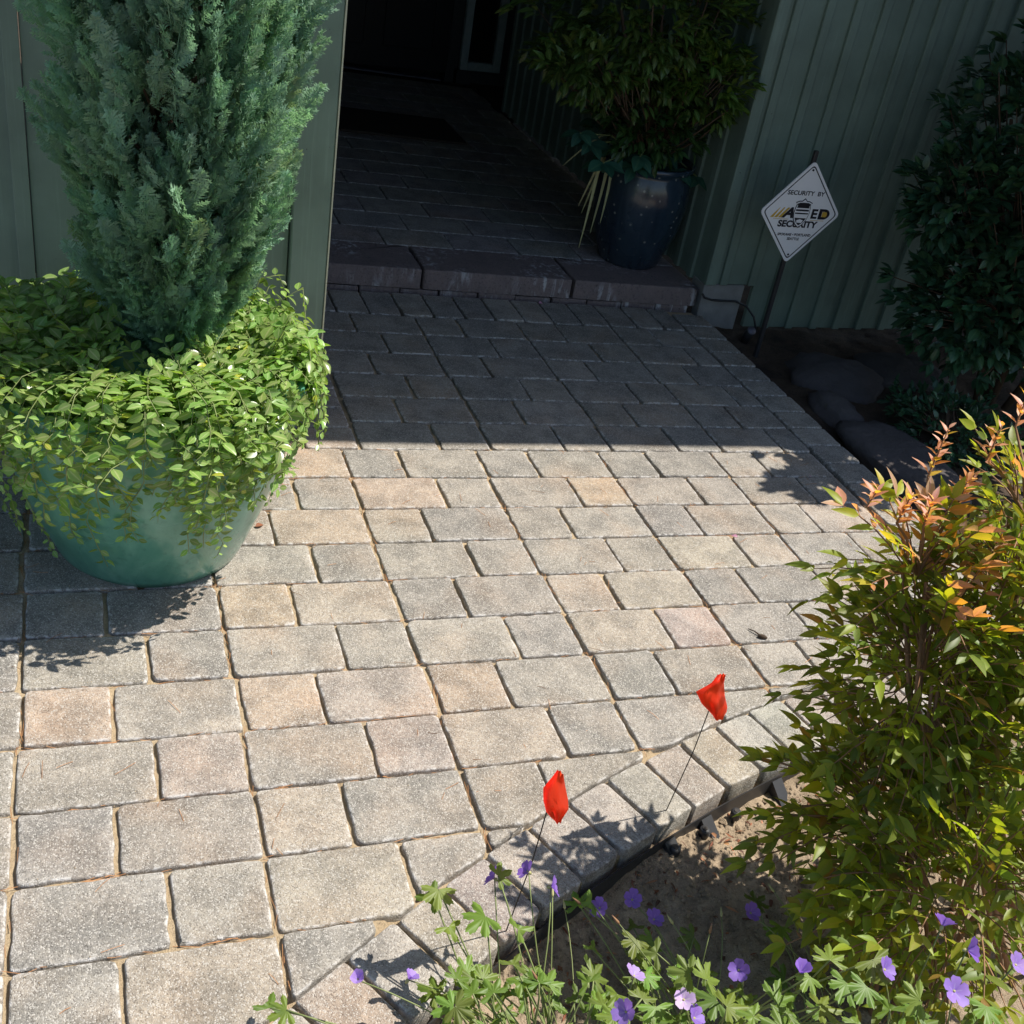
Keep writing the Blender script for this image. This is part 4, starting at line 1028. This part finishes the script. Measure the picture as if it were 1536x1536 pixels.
for a in ((658, 1334, .15), (673, 1390, .14), (728, 1374, .16), (777, 1394, .14), (770, 1447, .14), (747, 1314, .17), (680, 1511, .15), (740, 1490, .15), (887, 1354, .06), (405, 1512, .05), (430, 1515, .05), (650, 1345, .14), (700, 1460, .13),
          (1245, 1440, .34), (1215, 1465, .33), (1310, 1440, .34), (1300, 1480, .35), (1335, 1515, .34), (1270, 1475, .31), (1060, 1470, .26), (1035, 1460, .25), (1090, 1510, .27), (1180, 1520, .29), (1165, 1505, .28), (1380, 1500, .33), (1480, 1510, .33), (1230, 1510, .3), (955, 1410, .12), (985, 1430, .12)): gleaf(*a)
for i in range(70): gleaf(rnd(640, 1130), rnd(1455, 1585), rnd(.05, .18), .95)
for i in range(12): gleaf(rnd(840, 1230), rnd(1340, 1470), rnd(.0, .06), .85)
for i in range(18): gleaf(rnd(1130, 1560), rnd(1500, 1610), rnd(.2, .32), .95)
for i in range(15):          # spent calyces and buds on bare stalks
    px_, py_ = rnd(760, 1330), rnd(1330, 1510); p = at(px_, py_, rnd(.05, .18)); c = near_clump(p); d = stem_to(c, p, .0009)
    mb = MB(); mb.tube([p, p+d*.004, p+d*.010, p+d*.018], [.001, .0026, .0018, .0003], 6); mb.build('bud', random.choice([M['palestem'], M['redstem']]), c['root'], True)
for c in clumps.values():
    if c['mb'].V: c['mb'].build('stem', M['stem'], c['root'], True)['kind'] = 'stuff'
    foliage(c['root'], c['leaves'], 'leaf', 'foliage', 120)

# ================================================================== MARKER FLAGS
def flag(label, base, top, poly3, lean):
    r = empty('marker_flag', base); tag(r, label, 'flag', None)
    b, t = Vector(base), Vector(top); mid = b.lerp(t, .5)+Vector(lean)
    mb = MB(); mb.tube([b-Vector((0, 0, .05)), b, b.lerp(mid, .55), mid, t], .0011, 6); mb.build('wire', M['wire'], r, True)
    return r, b, t
def flag_sheet(r, P, name='vinyl_flag'):
    """P: grid of world points (rows x cols)"""
    n, m = len(P), len(P[0]); V = [p for row in P for p in row]; F = [(i*m+j, i*m+j+1, (i+1)*m+j+1, (i+1)*m+j) for i in range(n-1) for j in range(m-1)]
    me = mesh_py(name, V, F, True); a = me.attributes.new('tint', 'FLOAT_COLOR', 'POINT'); a.data.foreach_set('color', np.ones(len(V)*4, dtype=np.float32))
    return link(name, me, M['flag'], r)
def make_flag(label, bpx, tpx, corner_px, depth_dir):
    b = at(*bpx, -.03); hd = Vector((AF[0], AF[1], 0)).normalized()
    def vp(px_, py_, dd=0.0):        # pixel on the upright plane through the flag's foot, dd metres nearer
        d = Vector(ray(px_, py_)); t = ((b-Vector(CAM)).dot(hd)-dd)/d.dot(hd); return Vector(CAM)+d*t
    t = vp(*tpx); r, b, t = flag(label, b, t, None, (.006, 0, 0))
    rows = []
    for (la, ca, ra) in corner_px:       # left edge, middle fold, right edge of each level, with depth
        A_, B_, C_ = vp(*la), vp(*ca), vp(*ra); row = []
        for k in range(9):
            s_ = k/8; row.append(A_*(1-s_)**2*1.0+(B_*2-(A_+C_)*.5)*2*s_*(1-s_)+C_*s_*s_)
        rows.append(row)
    fine = []
    for i in range(len(rows)-1):
        for s_ in (0, .25, .5, .75): fine.append([rows[i][k].lerp(rows[i+1][k], s_) for k in range(9)])
    fine.append(rows[-1])
    for i_, row in enumerate(fine):
        for k in range(9):
            row[k] = row[k]-hd*(.0035*math.sin(k*1.9+i_*.55)+.003*abs(math.sin(k*.8-i_*.35)))*(1 if 0 < k < 8 else .4)
    flag_sheet(r, fine)
make_flag('red marker flag with its vinyl folded narrow, standing behind the violet flowers', (753, 1413), (838, 1157),
    [((834, 1158, .0), (838, 1154, .004), (845, 1160, .0)), ((815, 1180, .02), (832, 1172, .014), (847, 1175, -.02)), ((815, 1202, .03), (830, 1196, .022), (852, 1198, -.02)), ((819, 1216, .025), (836, 1215, .02), (853, 1213, -.015)), ((832, 1230, .0), (838, 1234, .0), (845, 1226, -.005))], None)
make_flag('red marker flag with its vinyl spread wide, standing nearest the nandina', (992, 1232), (1084, 1012),
    [((1077, 1011, .0), (1082, 1010, .0), (1089, 1010, .0)), ((1066, 1024, .014), (1078, 1022, .012), (1086, 1025, -.014)), ((1044, 1038, .03), (1068, 1036, .015), (1087, 1042, -.022)), ((1052, 1054, .025), (1072, 1053, .020), (1091, 1060, -.02)), ((1068, 1070, .0), (1078, 1080, .01), (1090, 1068, -.015))], None)

# ================================================================== SMALL LITTER
tw = MB(); a, b = at(1122, 943, .004), at(1140, 953, .004); tw.tube([a, a.lerp(b, .5)+Vector((0, 0, .003)), b], [.0012, .0016, .0022], 6)
c_ = at(1144, 955, .006); tw.tube([b, c_+Vector((-.008, .004, 0)), c_, c_+Vector((.01, -.004, -.002))], [.002, .005, .006, .003], 7)
o = tw.build('dead_twig', M['twig'], None, True); tag(o, 'short dark dead twig with a seed head lying on the sunlit pavers', 'twig')
def litter(name, px_, py_, kind, label, cat, sc, rot):
    p = at(px_, py_, .006); o = bpy.data.objects.new(name, kind.mesh()); COL.objects.link(o)
    o.matrix_basis = Matrix(frame(p, (math.cos(rot), math.sin(rot), .25), (rnd(-.3, .3), -.4, 1), sc).tolist()); tag(o, label, cat)
fk = blade('dry_leaf', M['fallen'], .03, .016, 5, .6, .5, .45); pkk = blade('petal', M['petalpink'], .022, .016, 4, .5, .6, .5)
litter('fallen_leaf', 383, 790, fk, 'small brown fallen leaf on the pavers beside the jade pot', 'leaf', .75, .4)
litter('fallen_petal', 808, 455, pkk, 'pink petal lying on the shaded pavers below the step', 'petal', 1.0, .2)
litter('fallen_petal', 1106, 806, pkk, 'pale pink petal lying on a sunlit paver joint', 'petal', .8, 2.2)
litter('fallen_petal', 1216, 715, pkk, 'tiny pale petal by the edge of the camellia shadow', 'petal', .5, 1.2)
nm = MB()                      # dry pine needles and straw caught in the joints
for i in range(1500):
    k = random.choice((0, 0, 1)); x = rnd(-1.1, 1.55); y_ = rnd(-.85, .93)
    if k == 0: y_ = round(y_/.15)*.15+rnd(-.008, .008); a = rnd(-.35, .35)
    else: x = round(x/PER)*PER+rnd(-.008, .008); a = 1.57+rnd(-.35, .35)
    if i % 9 == 0: x = rnd(-1, 1.5); y_ = rnd(-.8, .9); a = rnd(0, 3.14)
    if y_ < curve_y(x)+.01: continue
    ln = rnd(.006, .022); z = SX*x+(-.005 if i % 9 else .0012); dx, dy = math.cos(a)*ln, math.sin(a)*ln
    nm.tube([(x-dx, y_-dy, z-SX*dx+rnd(-.002, .003)), (x, y_, z+rnd(0, .002)), (x+dx, y_+dy, z+SX*dx+rnd(-.002, .003))], .00055, 3, False)
tag(nm.build('pine_needles', M['needle'], None), 'dry brown pine needles caught in the paver joints', 'needles', kind='stuff')
cm = MB()                      # clods and chips on the bed soil
for i in range(5200):
    x = rnd(-.5, 1.3); y_ = curve_y(x)-.175-abs(random.gauss(0, .25)); s_ = rnd(.0012, .006)*(2.0 if random.random() < .06 else 1); z = soilz(x, y_)
    V = [(x+s_*rnd(.5, 1.3)*dx, y_+s_*rnd(.5, 1.3)*dy, z+s_*rnd(.2, .8)*dz+s_*.2) for dx, dy, dz in ((1,0,0),(0,1,0),(-1,0,0),(0,-1,0),(0,0,1),(0,0,-1))]
    cm.add(V, [(0,1,4),(1,2,4),(2,3,4),(3,0,4),(1,0,5),(2,1,5),(3,2,5),(0,3,5)])
tag(cm.build('soil_clods', M['soil'], None), 'loose dry clods and crumbs on the bed soil', 'soil', kind='stuff')
lit = []                       # curled brown bits on the soil
lk = [blade('litter', M['fallen'], .014, .007, 3, .7, .6, .45), blade('litter', M['fallen'], .022, .004, 3, .5, .3, .5)]
lv = []; lt = []; lc = []; n = 0
for i in range(420):
    x = rnd(-.4, 1.25); y_ = curve_y(x)-.172-abs(random.gauss(0, .2)); k = random.choice(lk); a = rnd(0, 6.28)
    m = frame((x, y_, soilz(x, y_)+.004), (math.cos(a), math.sin(a), rnd(-.2, .4)), (rnd(-.5, .5), rnd(-.5, .5), 1), rnd(.5, 1.3)); c = tintv(random.choice([(1, 1, 1), (1.8, 2.4, 2.6), (.5, .6, .7)]), .3, .1)
    lv.append(k.V @ m[:3, :3].T+m[:3, 3]); lt.append(k.T+n); n += len(k.V); lc.append(np.concatenate([np.tile(c, (len(k.V), 1)), k.A[:, None]], 1))
tag(link('leaf_litter', tri_mesh('leaf_litter', np.concatenate(lv), np.concatenate(lt), np.concatenate(lc), M['fallen'])), 'dry brown leaf litter scattered on the bed soil', 'litter', kind='stuff')
gm = MB()                      # grit on the pavers
for i in range(1800):
    x = rnd(-1.0, 1.5); y_ = rnd(-.75, .93)
    if i % 3: y_ = round(y_/.15)*.15+random.gauss(0, .012)
    if y_ < curve_y(x)-.1: continue
    s_ = rnd(.0006, .0016); z = SX*x+.0012
    gm.add([(x+s_*dx*rnd(.6, 1.4), y_+s_*dy*rnd(.6, 1.4), z+s_*dz*.8) for dx, dy, dz in ((1,0,0),(-.5,.9,0),(-.5,-.9,0),(0,0,1))], [(0,1,3),(1,2,3),(2,0,3),(2,1,0)])
tag(gm.build('grit', M['sand'], None), 'sandy grit scattered over the pavers', 'grit', kind='stuff')
